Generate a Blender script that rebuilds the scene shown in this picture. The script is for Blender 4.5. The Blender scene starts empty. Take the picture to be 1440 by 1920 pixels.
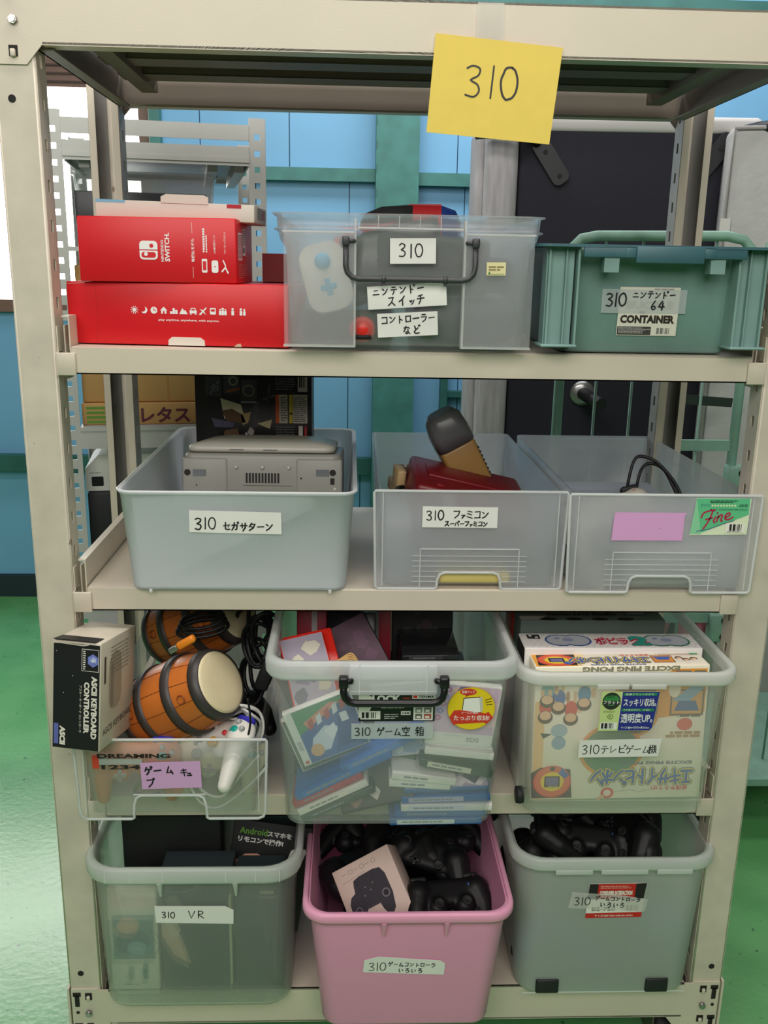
import bpy, bmesh, math, random
from mathutils import Vector, Matrix, Euler
from math import pi, sin, cos, radians as R

scene = bpy.context.scene
COL = scene.collection
random.seed(7)

# ------------------------------------------------------------------ camera
cam_d = bpy.data.cameras.new('camera'); cam = bpy.data.objects.new('camera', cam_d); COL.objects.link(cam)
PITCH, YAW, ROLL = 0.25847, 0.04035, 0.01830
_fw = Vector((sin(YAW)*cos(PITCH), cos(YAW)*cos(PITCH), -sin(PITCH)))
_rt0 = Vector((cos(YAW), -sin(YAW), 0)); _up0 = _rt0.cross(_fw)
_rt = cos(ROLL)*_rt0 + sin(ROLL)*_up0; _up = -sin(ROLL)*_rt0 + cos(ROLL)*_up0
cam.matrix_world = Matrix(((_rt.x, _up.x, -_fw.x, -0.1027), (_rt.y, _up.y, -_fw.y, -1.4233), (_rt.z, _up.z, -_fw.z, 1.4679), (0, 0, 0, 1)))
cam_d.sensor_fit = 'VERTICAL'; cam_d.sensor_height = 36.0; cam_d.lens = 36.0*1738.0/1920.0
cam_d.clip_start = 0.02; cam_d.clip_end = 60
scene.camera = cam

# ------------------------------------------------------------------ light
w = bpy.data.worlds.new('world'); scene.world = w; w.use_nodes = True
w.node_tree.nodes['Background'].inputs[0].default_value = (1.0, 0.985, 0.95, 1)
w.node_tree.nodes['Background'].inputs[1].default_value = 0.05
def area(name, loc, target, sx, sy, power, color=(1, 1, 1)):
    l = bpy.data.lights.new(name, 'AREA'); l.shape = 'RECTANGLE'; l.size = sx; l.size_y = sy; l.energy = power; l.color = color
    o = bpy.data.objects.new(name, l); COL.objects.link(o); o.location = loc
    o.rotation_euler = (Vector(target)-Vector(loc)).to_track_quat('-Z', 'Y').to_euler(); return o
area('ceiling_fluorescent_lamp', (-0.4, -2.6, 2.75), (-0.1, 0.0, 0.85), 3.2, 1.6, 74, (1.0, 0.965, 0.90))
area('ceiling_fluorescent_lamp', (-0.3, -0.25, 3.1), (-0.2, 0.35, 0.3), 2.6, 0.5, 34, (1.0, 0.97, 0.91))
area('ceiling_fluorescent_lamp', (0.6, 1.75, 3.0), (0.6, 2.3, 0.6), 2.4, 0.5, 34, (0.97, 0.99, 1.0))
scene.view_settings.view_transform = 'Standard'; scene.view_settings.look = 'None'
scene.view_settings.exposure = 0.0; scene.view_settings.gamma = 1.0; scene.view_settings.use_curve_mapping = False
scene.cycles.transparent_max_bounces = 40; scene.cycles.max_bounces = 14; scene.cycles.transmission_bounces = 10
scene.cycles.diffuse_bounces = 5; scene.cycles.use_denoising = True
scene.cycles.sample_clamp_indirect = 6.0; scene.cycles.caustics_reflective = False

# ------------------------------------------------------------------ materials
def lin(h):
    if not isinstance(h, str): return (h[0], h[1], h[2], 1)
    h = h.lstrip('#'); o = []
    for i in (0, 2, 4):
        c = int(h[i:i+2], 16)/255; o.append(c/12.92 if c <= 0.04045 else ((c+0.055)/1.055)**2.4)
    return (o[0], o[1], o[2], 1)
MATS = {}
def mat(name, col, rough=0.5, metal=0.0, var=0.0, scale=20.0, spec=0.5, bump=0.0, bscale=200.0, col2=None, stretch=None):
    if name in MATS: return MATS[name]
    m = bpy.data.materials.new(name); m.use_nodes = True; MATS[name] = m
    nt = m.node_tree; b = nt.nodes['Principled BSDF']; c = lin(col)
    b.inputs['Base Color'].default_value = c; b.inputs['Roughness'].default_value = rough
    b.inputs['Metallic'].default_value = metal; b.inputs['Specular IOR Level'].default_value = spec
    if var > 0 or col2:
        tc = nt.nodes.new('ShaderNodeTexCoord'); mp = nt.nodes.new('ShaderNodeMapping'); n = nt.nodes.new('ShaderNodeTexNoise')
        nt.links.new(tc.outputs['Object'], mp.inputs[0]); nt.links.new(mp.outputs[0], n.inputs['Vector'])
        if stretch: mp.inputs['Scale'].default_value = stretch
        n.inputs['Scale'].default_value = scale; n.inputs['Detail'].default_value = 5
        r = nt.nodes.new('ShaderNodeValToRGB'); nt.links.new(n.outputs[0], r.inputs[0])
        r.color_ramp.elements[0].position = 0.3; r.color_ramp.elements[1].position = 0.7
        d = lin(col2) if col2 else tuple(min(1, x*(1+var)) for x in c[:3])+(1,)
        r.color_ramp.elements[0].color = c if col2 else tuple(x*(1-var) for x in c[:3])+(1,)
        r.color_ramp.elements[1].color = d
        nt.links.new(r.outputs[0], b.inputs['Base Color'])
    if bump > 0:
        n2 = nt.nodes.new('ShaderNodeTexNoise'); n2.inputs['Scale'].default_value = bscale; n2.inputs['Detail'].default_value = 4
        tc2 = nt.nodes.new('ShaderNodeTexCoord'); nt.links.new(tc2.outputs['Object'], n2.inputs['Vector'])
        bp = nt.nodes.new('ShaderNodeBump'); bp.inputs['Strength'].default_value = bump; bp.inputs['Distance'].default_value = 0.002
        nt.links.new(n2.outputs[0], bp.inputs['Height']); nt.links.new(bp.outputs[0], b.inputs['Normal'])
    return m
def plastic(name, col, opac, rough=0.3, gloss=0.6, tint=(1, 1, 1), frost=0.0, frough=0.2, tlf=0.5):
    """translucent polypropylene: part clear, part scattering, with a soft sheen"""
    if name in MATS: return MATS[name]
    m = bpy.data.materials.new(name); m.use_nodes = True; MATS[name] = m
    nt = m.node_tree; N = nt.nodes; L = nt.links; N.remove(N['Principled BSDF']); out = N['Material Output']
    tr = N.new('ShaderNodeBsdfTransparent'); tr.inputs[0].default_value = (*tint, 1)
    clear = tr.outputs[0]
    if frost > 0:
        rf = N.new('ShaderNodeBsdfRefraction'); rf.inputs['Color'].default_value = (*tint, 1); rf.inputs['Roughness'].default_value = frough; rf.inputs['IOR'].default_value = 1.2
        mf = N.new('ShaderNodeMixShader'); mf.inputs[0].default_value = frost; L.new(tr.outputs[0], mf.inputs[1]); L.new(rf.outputs[0], mf.inputs[2]); clear = mf.outputs[0]
    df = N.new('ShaderNodeBsdfDiffuse'); df.inputs[0].default_value = lin(col)
    tl = N.new('ShaderNodeBsdfTranslucent'); tl.inputs[0].default_value = lin(col)
    mx = N.new('ShaderNodeMixShader'); mx.inputs[0].default_value = tlf; L.new(df.outputs[0], mx.inputs[1]); L.new(tl.outputs[0], mx.inputs[2])
    m1 = N.new('ShaderNodeMixShader'); m1.inputs[0].default_value = opac; L.new(clear, m1.inputs[1]); L.new(mx.outputs[0], m1.inputs[2])
    gl = N.new('ShaderNodeBsdfGlossy'); gl.inputs['Roughness'].default_value = rough
    lw = N.new('ShaderNodeLayerWeight'); lw.inputs['Blend'].default_value = 0.5
    pw = N.new('ShaderNodeMath'); pw.operation = 'POWER'; pw.inputs[1].default_value = 4.0; L.new(lw.outputs['Facing'], pw.inputs[0])
    mu = N.new('ShaderNodeMath'); mu.operation = 'MULTIPLY_ADD'; mu.inputs[1].default_value = gloss*.55; mu.inputs[2].default_value = gloss*.03; L.new(pw.outputs[0], mu.inputs[0])
    m2 = N.new('ShaderNodeMixShader'); L.new(mu.outputs[0], m2.inputs[0]); L.new(m1.outputs[0], m2.inputs[1]); L.new(gl.outputs[0], m2.inputs[2])
    L.new(m2.outputs[0], out.inputs['Surface'])
    return m
def flat(h, rough=0.55):
    return mat('print_'+h.lstrip('#')+('' if rough == 0.55 else '_%d' % int(rough*100)), h, rough)
def emis(name, col, s):
    m = bpy.data.materials.new(name); m.use_nodes = True; nt = m.node_tree
    b = nt.nodes['Principled BSDF']; b.inputs['Base Color'].default_value = lin(col); b.inputs['Emission Color'].default_value = lin(col); b.inputs['Emission Strength'].default_value = s
    return m

# ------------------------------------------------------------------ mesh building
def rrect(w, d, r, n=5, cx=0, cy=0):
    r = min(r, w/2-1e-5, d/2-1e-5); p = []
    for k, (sx, sy) in enumerate(((1, 1), (-1, 1), (-1, -1), (1, -1))):
        for i in range(n+1):
            a = k*pi/2 + i/n*pi/2
            p.append((cx+sx*(w/2-r)+r*cos(a), cy+sy*(d/2-r)+r*sin(a)))
    return p
class MB:
    """collects shapes in one mesh, several materials"""
    def __init__(s): s.bm = bmesh.new(); s.mats = []; s.smooth = False
    def mi(s, m):
        if m not in s.mats: s.mats.append(m)
        return s.mats.index(m)
    def face(s, pts, m, smooth=False):
        f = s.bm.faces.new([s.bm.verts.new(p) for p in pts]); f.material_index = s.mi(m); f.smooth = smooth; return f
    def box(s, c, d, m, rot=None, bev=0.0, seg=2, M=None):
        t = bmesh.new(); bmesh.ops.create_cube(t, size=1.0); bmesh.ops.scale(t, vec=d, verts=t.verts)
        if bev > 0: bmesh.ops.bevel(t, geom=t.edges[:], offset=min(bev, min(d)*0.49), segments=seg, affect='EDGES', profile=0.5)
        X = Matrix.Translation(c)
        if rot: X = X @ Euler(rot).to_matrix().to_4x4()
        if M: X = M @ X
        s.merge(t, X, m, smooth=bev > 0); return s
    def bb(s, x0, x1, y0, y1, z0, z1, m, bev=0.0, seg=2):
        return s.box(((x0+x1)/2, (y0+y1)/2, (z0+z1)/2), (abs(x1-x0), abs(y1-y0), abs(z1-z0)), m, None, bev, seg)
    def merge(s, t, X, m, smooth=False):
        i = s.mi(m); vm = {}
        for v in t.verts: vm[v] = s.bm.verts.new(X @ v.co)
        for f in t.faces:
            g = s.bm.faces.new([vm[v] for v in f.verts]); g.material_index = i; g.smooth = smooth
        t.free()
    def loft(s, rings, m, cap0=True, cap1=True, closed=True, smooth=True, X=None):
        i = s.mi(m); V = [[s.bm.verts.new((X @ Vector(p)) if X else p) for p in r] for r in rings]; n = len(V[0])
        for a, b in zip(V, V[1:]):
            for k in range(n if closed else n-1):
                q = (k+1) % n; f = s.bm.faces.new((a[k], a[q], b[q], b[k])); f.material_index = i; f.smooth = smooth
        if cap0: f = s.bm.faces.new(V[0][::-1]); f.material_index = i
        if cap1: f = s.bm.faces.new(V[-1]); f.material_index = i
        return s
    def prism(s, poly, y0, y1, m, X=None, smooth=False):
        """poly in (x, z), extruded along y"""
        a = [(p[0], y0, p[1]) for p in poly]; b = [(p[0], y1, p[1]) for p in poly]
        return s.loft([a, b], m, smooth=smooth, X=X)
    def tube(s, pts, r, m, n=8, closed=False, X=None):
        P = [Vector(p) for p in pts]; N = len(P); rings = []
        rr = r if isinstance(r, (list, tuple)) else [r]*N
        def tan(i):
            if closed: return (P[(i+1) % N]-P[i-1]).normalized()
            return (P[min(i+1, N-1)]-P[max(i-1, 0)]).normalized()
        t0 = tan(0); u = t0.orthogonal().normalized()
        for i in range(N):
            t = tan(i); u = (u-t*u.dot(t)); u = u.normalized() if u.length > 1e-6 else t.orthogonal().normalized(); v = t.cross(u)
            rings.append([tuple(P[i]+(u*cos(2*pi*k/n)+v*sin(2*pi*k/n))*rr[i]) for k in range(n)])
        if closed:
            rings.append(rings[0]); 
        return s.loft(rings, m, cap0=not closed, cap1=not closed, X=X)
    def lathe(s, prof, m, n=24, X=None, cap=True):
        """prof (r, z) round z"""
        rings = [[(r*cos(2*pi*k/n), r*sin(2*pi*k/n), z) for k in range(n)] for r, z in prof]
        return s.loft(rings, m, cap0=cap, cap1=cap, X=X)
    def ball(s, c, rad, m, X=None, u=14, v=10):
        t = bmesh.new(); bmesh.ops.create_uvsphere(t, u_segments=u, v_segments=v, radius=1.0)
        Y = Matrix.Translation(c) @ Matrix.Diagonal((*((rad,)*3 if not isinstance(rad, (tuple, list)) else rad), 1))
        s.merge(t, (X @ Y) if X else Y, m, smooth=True); return s
    def build(s, name, parent=None, loc=None, rot=None, recalc=True):
        me = bpy.data.meshes.new(name)
        if recalc: bmesh.ops.recalc_face_normals(s.bm, faces=s.bm.faces[:])
        s.bm.to_mesh(me); s.bm.free()
        for m in s.mats: me.materials.append(m)
        o = bpy.data.objects.new(name, me); COL.objects.link(o)
        if parent is not None: o.parent = parent
        if loc is not None: o.location = loc
        if rot is not None: o.rotation_euler = rot
        return o
def tag(o, label, cat, group=None):
    o['label'] = label; o['category'] = cat
    if group: o['group'] = group
    return o
def thing(name, label, cat, loc=(0, 0, 0), rot=(0, 0, 0), group=None):
    o = bpy.data.objects.new(name, None); COL.objects.link(o); o.location = loc; o.rotation_euler = rot; o.empty_display_size = 0.05
    return tag(o, label, cat, group)
def struct(o): o['kind'] = 'structure'; return o
def plabel(o, t): o['label'] = t; return o
def dup(root, loc, rot, label=None, group=None, scale=None):
    r = root.copy(); COL.objects.link(r); r.location = loc; r.rotation_euler = rot
    if label: r['label'] = label
    if group: r['group'] = group
    if scale: r.scale = (scale,)*3
    for ch in list(root.children):
        c = ch.copy(); COL.objects.link(c); c.parent = r
        for g in list(ch.children):
            d = g.copy(); COL.objects.link(d); d.parent = c
    return r
def curve_pts(pts, n=8, closed=False):
    """Catmull-Rom through points"""
    P = [Vector(p) for p in pts]; N = len(P); out = []
    for i in range(N if closed else N-1):
        if closed: p0, p1, p2, p3 = P[i-1], P[i], P[(i+1) % N], P[(i+2) % N]
        else: p0, p1, p2, p3 = P[max(i-1, 0)], P[i], P[i+1], P[min(i+2, N-1)]
        for k in range(n):
            t = k/n; out.append(0.5*((2*p1)+(p2-p0)*t+(2*p0-5*p1+4*p2-p3)*t*t+(3*p1-p0-3*p2+p3)*t**3))
    if not closed: out.append(P[-1])
    return out

# ------------------------------------------------------------------ lettering and print
_TXT = {}
def text_mesh(s, bold):
    k = (s, bold)
    if k not in _TXT:
        cu = bpy.data.curves.new('t', 'FONT'); cu.body = s; cu.size = 1.0; cu.resolution_u = 2; cu.offset = bold
        o = bpy.data.objects.new('t', cu); COL.objects.link(o)
        dg = bpy.context.evaluated_depsgraph_get(); e = o.evaluated_get(dg); me = e.to_mesh()
        V = [v.co.copy() for v in me.vertices]; F = [tuple(p.vertices) for p in me.polygons]
        e.to_mesh_clear(); bpy.data.objects.remove(o); bpy.data.curves.remove(cu)
        if not V: V = [Vector((0, 0, 0))]; F = []
        x0 = min(v.x for v in V); x1 = max(v.x for v in V); y0 = min(v.y for v in V); y1 = max(v.y for v in V)
        _TXT[k] = ([((v.x-x0), (v.y-y0)) for v in V], F, x1-x0, y1-y0)
    return _TXT[k]
def arc(cx, cy, rx, ry, a0=0, a1=360, n=20): return [(cx+rx*cos(R(a0+(a1-a0)*i/n)), cy+ry*sin(R(a0+(a1-a0)*i/n))) for i in range(n+1)]
DK = [[(.78, 1.0), (.84, .86)], [(.92, 1.04), (.98, .9)]]
G = {
 '3': [[(.12, .86), (.4, .96), (.75, .86), (.68, .66), (.35, .52), (.7, .42), (.82, .22), (.55, .02), (.12, .06)]],
 '1': [[(.5, .98), (.46, .02)]], '0': [arc(.5, .5, .42, .48, 80, 440, 16)],
 '6': [[(.7, .98), (.3, .6), (.15, .25), (.45, .02), (.8, .2), (.6, .42), (.2, .3)]], '4': [[(.6, .95), (.1, .35), (.95, .38)], [(.75, .75), (.62, .0)]],
 'V': [[(.1, .95), (.45, .05), (.88, .95)]], 'R': [[(.2, .95), (.2, .05)], [(.2, .92), (.7, .85), (.65, .55), (.2, .48), (.85, .05)]],
 'ニ': [[(.25, .7), (.75, .72)], [(.08, .22), (.92, .24)]], 'ン': [[(.12, .82), (.36, .66)], [(.12, .1), (.5, .28), (.92, .76)]],
 'テ': [[(.25, .92), (.75, .92)], [(.05, .62), (.95, .64)], [(.52, .62), (.48, .3), (.28, .03)]], 'ド': [[(.3, .95), (.3, .03)], [(.3, .6), (.68, .42)]]+DK,
 'ー': [[(.08, .48), (.92, .54)]], 'ス': [[(.18, .86), (.75, .88), (.5, .42), (.08, .06)], [(.5, .44), (.92, .06)]],
 'イ': [[(.82, .95), (.5, .6), (.08, .42)], [(.54, .62), (.52, .0)]], 'ッ': [[(.12, .6), (.24, .4)], [(.42, .66), (.5, .46)], [(.88, .68), (.7, .28), (.36, .04)]],
 'チ': [[(.76, .95), (.2, .82)], [(.05, .54), (.95, .58)], [(.54, .86), (.5, .36), (.22, .02)]], 'コ': [[(.14, .84), (.86, .86), (.82, .12)], [(.1, .12), (.9, .16)]],
 'ト': [[(.38, .95), (.36, .03)], [(.38, .6), (.78, .4)]], 'ロ': [[(.16, .85), (.18, .14)], [(.16, .85), (.86, .86), (.82, .15)], [(.18, .16), (.84, .18)]],
 'ラ': [[(.25, .92), (.75, .93)], [(.1, .64), (.9, .66), (.7, .26), (.28, .02)]],
 'な': [[(.08, .76), (.52, .8)], [(.35, .96), (.25, .6), (.08, .34)], [(.66, .82), (.88, .66)], [(.62, .56), (.64, .18), (.42, .06), (.3, .2), (.5, .28), (.9, .08)]],
 'ど': [[(.25, .92), (.38, .55)], [(.72, .7), (.35, .46), (.18, .22), (.4, .06), (.85, .1)]]+DK,
 'セ': [[(.05, .5), (.9, .66), (.7, .4)], [(.36, .94), (.35, .2), (.5, .1), (.92, .12)]], 'ガ': [[(.08, .64), (.75, .66), (.7, .16), (.5, .1)], [(.4, .95), (.36, .5), (.08, .04)]]+DK,
 'サ': [[(.04, .64), (.96, .66)], [(.3, .92), (.3, .38)], [(.74, .94), (.7, .4), (.42, .02)]], 'タ': [[(.42, .95), (.08, .5)], [(.4, .78), (.86, .78), (.65, .35), (.12, .02)], [(.3, .52), (.66, .4)]],
 'フ': [[(.08, .85), (.9, .87), (.7, .4), (.25, .04)]], 'ァ': [[(.12, .58), (.88, .6), (.66, .4)], [(.5, .48), (.46, .25), (.24, .02)]],
 'ミ': [[(.2, .92), (.82, .78)], [(.18, .6), (.76, .46)], [(.1, .26), (.88, .04)]], 'パ': [[(.35, .75), (.08, .1)], [(.58, .75), (.9, .1)], arc(.88, .9, .09, .09, 0, 360, 10)],
 'ゲ': [[(.3, .95), (.08, .5)], [(.25, .68), (.92, .7)], [(.6, .68), (.55, .3), (.28, .02)]]+DK, 'ム': [[(.45, .92), (.14, .14), (.86, .2)], [(.64, .46), (.92, .02)]],
 'キ': [[(.14, .72), (.84, .8)], [(.06, .42), (.92, .5)], [(.42, .96), (.6, .0)]], 'ュ': [[(.18, .5), (.7, .52), (.65, .12)], [(.04, .1), (.96, .12)]],
 'ブ': [[(.08, .82), (.85, .84), (.66, .4), (.25, .04)]]+DK, 'レ': [[(.22, .92), (.22, .1), (.88, .52)]],
 'ビ': [[(.2, .9), (.2, .16), (.3, .08), (.88, .1)], [(.76, .66), (.2, .5)]]+DK, 'い': [[(.14, .8), (.16, .3), (.28, .12), (.4, .26)], [(.74, .72), (.9, .36)]],
 'ろ': [[(.22, .9), (.76, .9), (.14, .42), (.6, .56), (.9, .3), (.6, .05), (.34, .03)]],
 'エ': [[(.15, .88), (.85, .88)], [(.5, .88), (.5, .12)], [(.05, .12), (.95, .12)]], 'ピ': [[(.2, .9), (.2, .16), (.3, .08), (.88, .1)], [(.76, .66), (.2, .5)], arc(.9, .92, .08, .08, 0, 360, 10)],
 'ポ': [[(.08, .68), (.9, .68)], [(.5, .95), (.5, .05), (.38, .1)], [(.28, .48), (.1, .2)], [(.72, .48), (.9, .2)], arc(.9, .92, .08, .08, 0, 360, 10)],
 '空': [[(.5, 1.0), (.5, .86)], [(.12, .7), (.14, .86), (.9, .86), (.84, .72)], [(.4, .8), (.2, .55)], [(.6, .8), (.62, .6), (.86, .58)], [(.25, .42), (.78, .42)], [(.5, .42), (.5, .06)], [(.08, .05), (.94, .05)]],
 '箱': [[(.25, 1.0), (.08, .76)], [(.2, .88), (.45, .88)], [(.65, 1.0), (.5, .78)], [(.62, .88), (.92, .88)], [(.04, .6), (.46, .6)], [(.26, .76), (.26, .02)], [(.26, .55), (.04, .25)], [(.28, .5), (.44, .34)],
       [(.56, .7), (.56, .04), (.9, .04), (.9, .7), (.56, .7)], [(.56, .48), (.9, .48)], [(.56, .26), (.9, .26)]],
 '機': [[(.02, .68), (.36, .7)], [(.2, .96), (.2, .02)], [(.2, .62), (.03, .3)], [(.22, .56), (.36, .42)], [(.52, .95), (.42, .75), (.56, .72), (.42, .52)], [(.86, .95), (.76, .75), (.9, .72), (.78, .52)],
       [(.4, .42), (.98, .44)], [(.66, .96), (.74, .4), (.96, .06)], [(.5, .42), (.38, .06)], [(.92, .32), (.56, .06)], [(.54, .28), (.64, .18)]],
}
class Print:
    """flat artwork on a plane: u to the right, v up, laid in thin layers above the surface"""
    def __init__(s, mb, o, ux, uy, t=0.00022):
        s.mb = mb; s.o = Vector(o); s.ux = Vector(ux).normalized(); uy = Vector(uy); s.uy = (uy-s.ux*uy.dot(s.ux)).normalized(); s.n = s.ux.cross(s.uy); s.t = t
    def P(s, u, v, l): return s.o+s.ux*u+s.uy*v+s.n*(s.t*l)
    def poly(s, pts, m, l=1): s.mb.face([s.P(u, v, l) for u, v in pts], m); return s
    def rect(s, u0, v0, u1, v1, m, l=1, r=0.0):
        if r > 0: return s.poly(rrect(u1-u0, v1-v0, r, 4, (u0+u1)/2, (v0+v1)/2), m, l)
        return s.poly([(u0, v0), (u1, v0), (u1, v1), (u0, v1)], m, l)
    def ell(s, u, v, ru, rv, m, l=1, n=24): return s.poly([(u+ru*cos(2*pi*k/n), v+rv*sin(2*pi*k/n)) for k in range(n)], m, l)
    def ring(s, u, v, r0, r1, m, l=1, n=24, asp=1.0):
        for k in range(n):
            a, b = 2*pi*k/n, 2*pi*(k+1)/n
            s.poly([(u+r0*asp*cos(a), v+r0*sin(a)), (u+r1*asp*cos(a), v+r1*sin(a)), (u+r1*asp*cos(b), v+r1*sin(b)), (u+r0*asp*cos(b), v+r0*sin(b))], m, l)
        return s
    def slab(s, pts, m, th):
        """a sheet with real thickness (paper, tape)"""
        n = len(pts); a = [s.P(u, v, 0) for u, v in pts]; b = [s.P(u, v, 0)+s.n*th for u, v in pts]
        s.mb.loft([a, b], m, smooth=False); return s
    def line(s, pts, wd, m, l=1):
        P = [Vector((p[0], p[1])) for p in pts]; n = len(P); Lf, Rt = [], []
        for i in range(n):
            d0 = (P[i]-P[i-1]) if i > 0 else (P[1]-P[0]); d1 = (P[i+1]-P[i]) if i < n-1 else d0
            d0 = d0.normalized() if d0.length > 0 else Vector((1, 0)); d1 = d1.normalized() if d1.length > 0 else d0
            d = d0+d1; d = d.normalized() if d.length > 0.3 else d1
            nn = Vector((-d.y, d.x)); k = min(1.6, 1/max(0.4, d.dot(d1)))
            Lf.append(P[i]+nn*wd/2*k); Rt.append(P[i]-nn*wd/2*k)
        for i in range(n-1): s.poly([tuple(Rt[i]), tuple(Rt[i+1]), tuple(Lf[i+1]), tuple(Lf[i])], m, l)
        s.ell(P[0].x, P[0].y, wd/2, wd/2, m, l+0.5, 6); s.ell(P[-1].x, P[-1].y, wd/2, wd/2, m, l+0.5, 6)
        return s
    def text(s, t, u, v, size, m, l=2, width=None, bold=0.0, rot=0.0, align='L', slant=0.0):
        """size = letter height; width (if given) squeezes the line to it"""
        V, F, w0, h0 = text_mesh(t, bold); k = size/max(h0, 1e-6); kx = (width/w0) if width and w0 > 0 else k
        off = {'L': 0, 'C': -w0*kx/2, 'R': -w0*kx}[align]; c, q = cos(R(rot)), sin(R(rot))
        vs = []
        for x, y in V:
            a = x*kx+off+slant*y*k; b = y*k; vs.append(s.mb.bm.verts.new(s.P(u+a*c-b*q, v+a*q+b*c, l)))
        i = s.mb.mi(m)
        for f in F:
            try: g = s.mb.bm.faces.new([vs[j] for j in f]); g.material_index = i
            except ValueError: pass
        return s
    def hand(s, t, u, v, size, m, wd, adv=0.95, l=2, rot=0.0, wfac=0.85, seed=1):
        """marker handwriting, one stroke after another"""
        rnd = random.Random(seed); x = 0; c, q = cos(R(rot)), sin(R(rot))
        for ch in t:
            if ch == ' ': x += size*0.5; continue
            nar = {'1': .35, '0': .75, '3': .75, '6': .75, '4': .8}.get(ch, 1.0); sm = 0.68 if ch in 'ッァュ' else 1.0
            dy = rnd.uniform(-.04, .04)*size
            for k, st in enumerate(G[ch]):
                st = [(a+rnd.uniform(-.02, .02), b+rnd.uniform(-.02, .02)) for a, b in st]
                pts = [(p.x, p.y) for p in curve_pts([(a, b, 0) for a, b in st], 3)] if ch in '30614なろどいR' else st
                pp = []
                for a, b in pts:
                    a = x+a*size*wfac*nar*sm; b = b*size*sm+dy; pp.append((u+a*c-b*q, v+a*q+b*c))
                s.line(pp, wd*rnd.uniform(.85, 1.15), m, l+0.03*k)
            x += size*adv*wfac*nar*sm*1.08+size*.04
        return s
    def barcode(s, u0, v0, u1, v1, m, l=2, seed=3, n=22):
        rnd = random.Random(seed); st = (u1-u0)/n
        for k in range(n):
            if rnd.random() < .62: s.rect(u0+k*st, v0, u0+k*st+st*rnd.choice((.4, .7, .95)), v1, m, l)
        return s
    def lines(s, u0, v0, u1, v1, n, m, l=2, seed=5, fill=.5):
        """rows of fine print too small to read"""
        rnd = random.Random(seed); h = (v1-v0)/n
        for k in range(n):
            u = u0; y = v1-(k+1)*h
            end = u1-(u1-u0)*(rnd.random()*.25 if k == n-1 or rnd.random() < .3 else 0)
            while u < end-1e-5:
                a = min(end-u, h*rnd.uniform(1.0, 3.2)); s.rect(u, y+h*(1-fill)/2, u+a, y+h*(1+fill)/2, m, l); u += a+h*.35
        return s
class Upside(Print):
    """artwork seen standing on its head; shape heights are given from the lower edge"""
    def __init__(s, mb, W, H): Print.__init__(s, mb, (W, -.0001, H), (-1, 0, 0), (0, 0, -1)); s.H = H; s.fl = True
    def P(s, u, v, l): return Print.P(s, u, s.H-v if s.fl else v, l)
    def poly(s, pts, m, l=1): return Print.poly(s, pts[::-1], m, l)
    def text(s, t, u, v, size, *a, **k):
        s.fl = False; Print.text(s, t, u, s.H-v-size, size, *a, **k); s.fl = True; return s
    def hand(s, t, u, v, size, *a, **k):
        s.fl = False; Print.hand(s, t, u, s.H-v-size, size, *a, **k); s.fl = True; return s
def handle_bail(mb, x0, x1, y, ztop, zbot, r, m, bulge=0.012):
    """swing handle: two eyes, two arms and a grip bar"""
    c = 0.018; y2 = y-bulge
    pts = [(x0, y2+.004, ztop), (x0, y2, zbot+c)]+[(x0+c*(1-cos(a)), y2, zbot+c*(1-sin(a))) for a in (R(30), R(60))]+[(x0+c, y2, zbot)]
    pts += [(x1-c, y2, zbot)]+[(x1-c*(1-sin(R(a))), y2, zbot+c*(1-cos(R(a)))) for a in (30, 60)]+[(x1, y2, zbot+c), (x1, y2+.004, ztop)]
    mb.tube(pts, r, m, 10)
    for x, sg in ((x0, 1), (x1, -1)):
        mb.box((x, y2+.002, ztop), (r*2.5, r*2.6, r*3.2), m, None, r*.5)
        mb.tube([(x, y2+.002, ztop), (x+sg*.012, y2+.004, ztop), (x+sg*.012, y+.001, ztop)], r*.75, m, 8)

# ================================================================== SETTING
m_floor = bpy.data.materials.new('green_floor_paint'); m_floor.use_nodes = True
def _floor(m):
    nt = m.node_tree; N = nt.nodes; L = nt.links; b = N['Principled BSDF']
    tc = N.new('ShaderNodeTexCoord')
    n1 = N.new('ShaderNodeTexNoise'); n1.inputs['Scale'].default_value = 5; n1.inputs['Detail'].default_value = 8; L.new(tc.outputs['Object'], n1.inputs['Vector'])
    r1 = N.new('ShaderNodeValToRGB'); L.new(n1.outputs[0], r1.inputs[0]); r1.color_ramp.elements[0].position = .3; r1.color_ramp.elements[1].position = .75
    r1.color_ramp.elements[0].color = lin('#58a05e'); r1.color_ramp.elements[1].color = lin('#70b572')
    n2 = N.new('ShaderNodeTexNoise'); n2.inputs['Scale'].default_value = 42; n2.inputs['Detail'].default_value = 6; L.new(tc.outputs['Object'], n2.inputs['Vector'])
    r2 = N.new('ShaderNodeValToRGB'); L.new(n2.outputs[0], r2.inputs[0]); r2.color_ramp.elements[0].position = .66; r2.color_ramp.elements[1].position = .72
    mx = N.new('ShaderNodeMix'); mx.data_type = 'RGBA'; L.new(r2.outputs[0], mx.inputs[0]); L.new(r1.outputs[0], mx.inputs[6]); mx.inputs[7].default_value = lin('#366a44')
    L.new(mx.outputs[2], b.inputs['Base Color'])
    b.inputs['Roughness'].default_value = .27; b.inputs['Specular IOR Level'].default_value = .9
    n3 = N.new('ShaderNodeTexNoise'); n3.inputs['Scale'].default_value = 60; n3.inputs['Detail'].default_value = 5; L.new(tc.outputs['Object'], n3.inputs['Vector'])
    bp = N.new('ShaderNodeBump'); bp.inputs['Strength'].default_value = .16; bp.inputs['Distance'].default_value = .004; L.new(n3.outputs[0], bp.inputs['Height']); L.new(bp.outputs[0], b.inputs['Normal'])
_floor(m_floor)
b = MB(); b.bb(-5, 5, -4, 2.62, -.05, 0, m_floor); struct(b.build('floor'))
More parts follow.
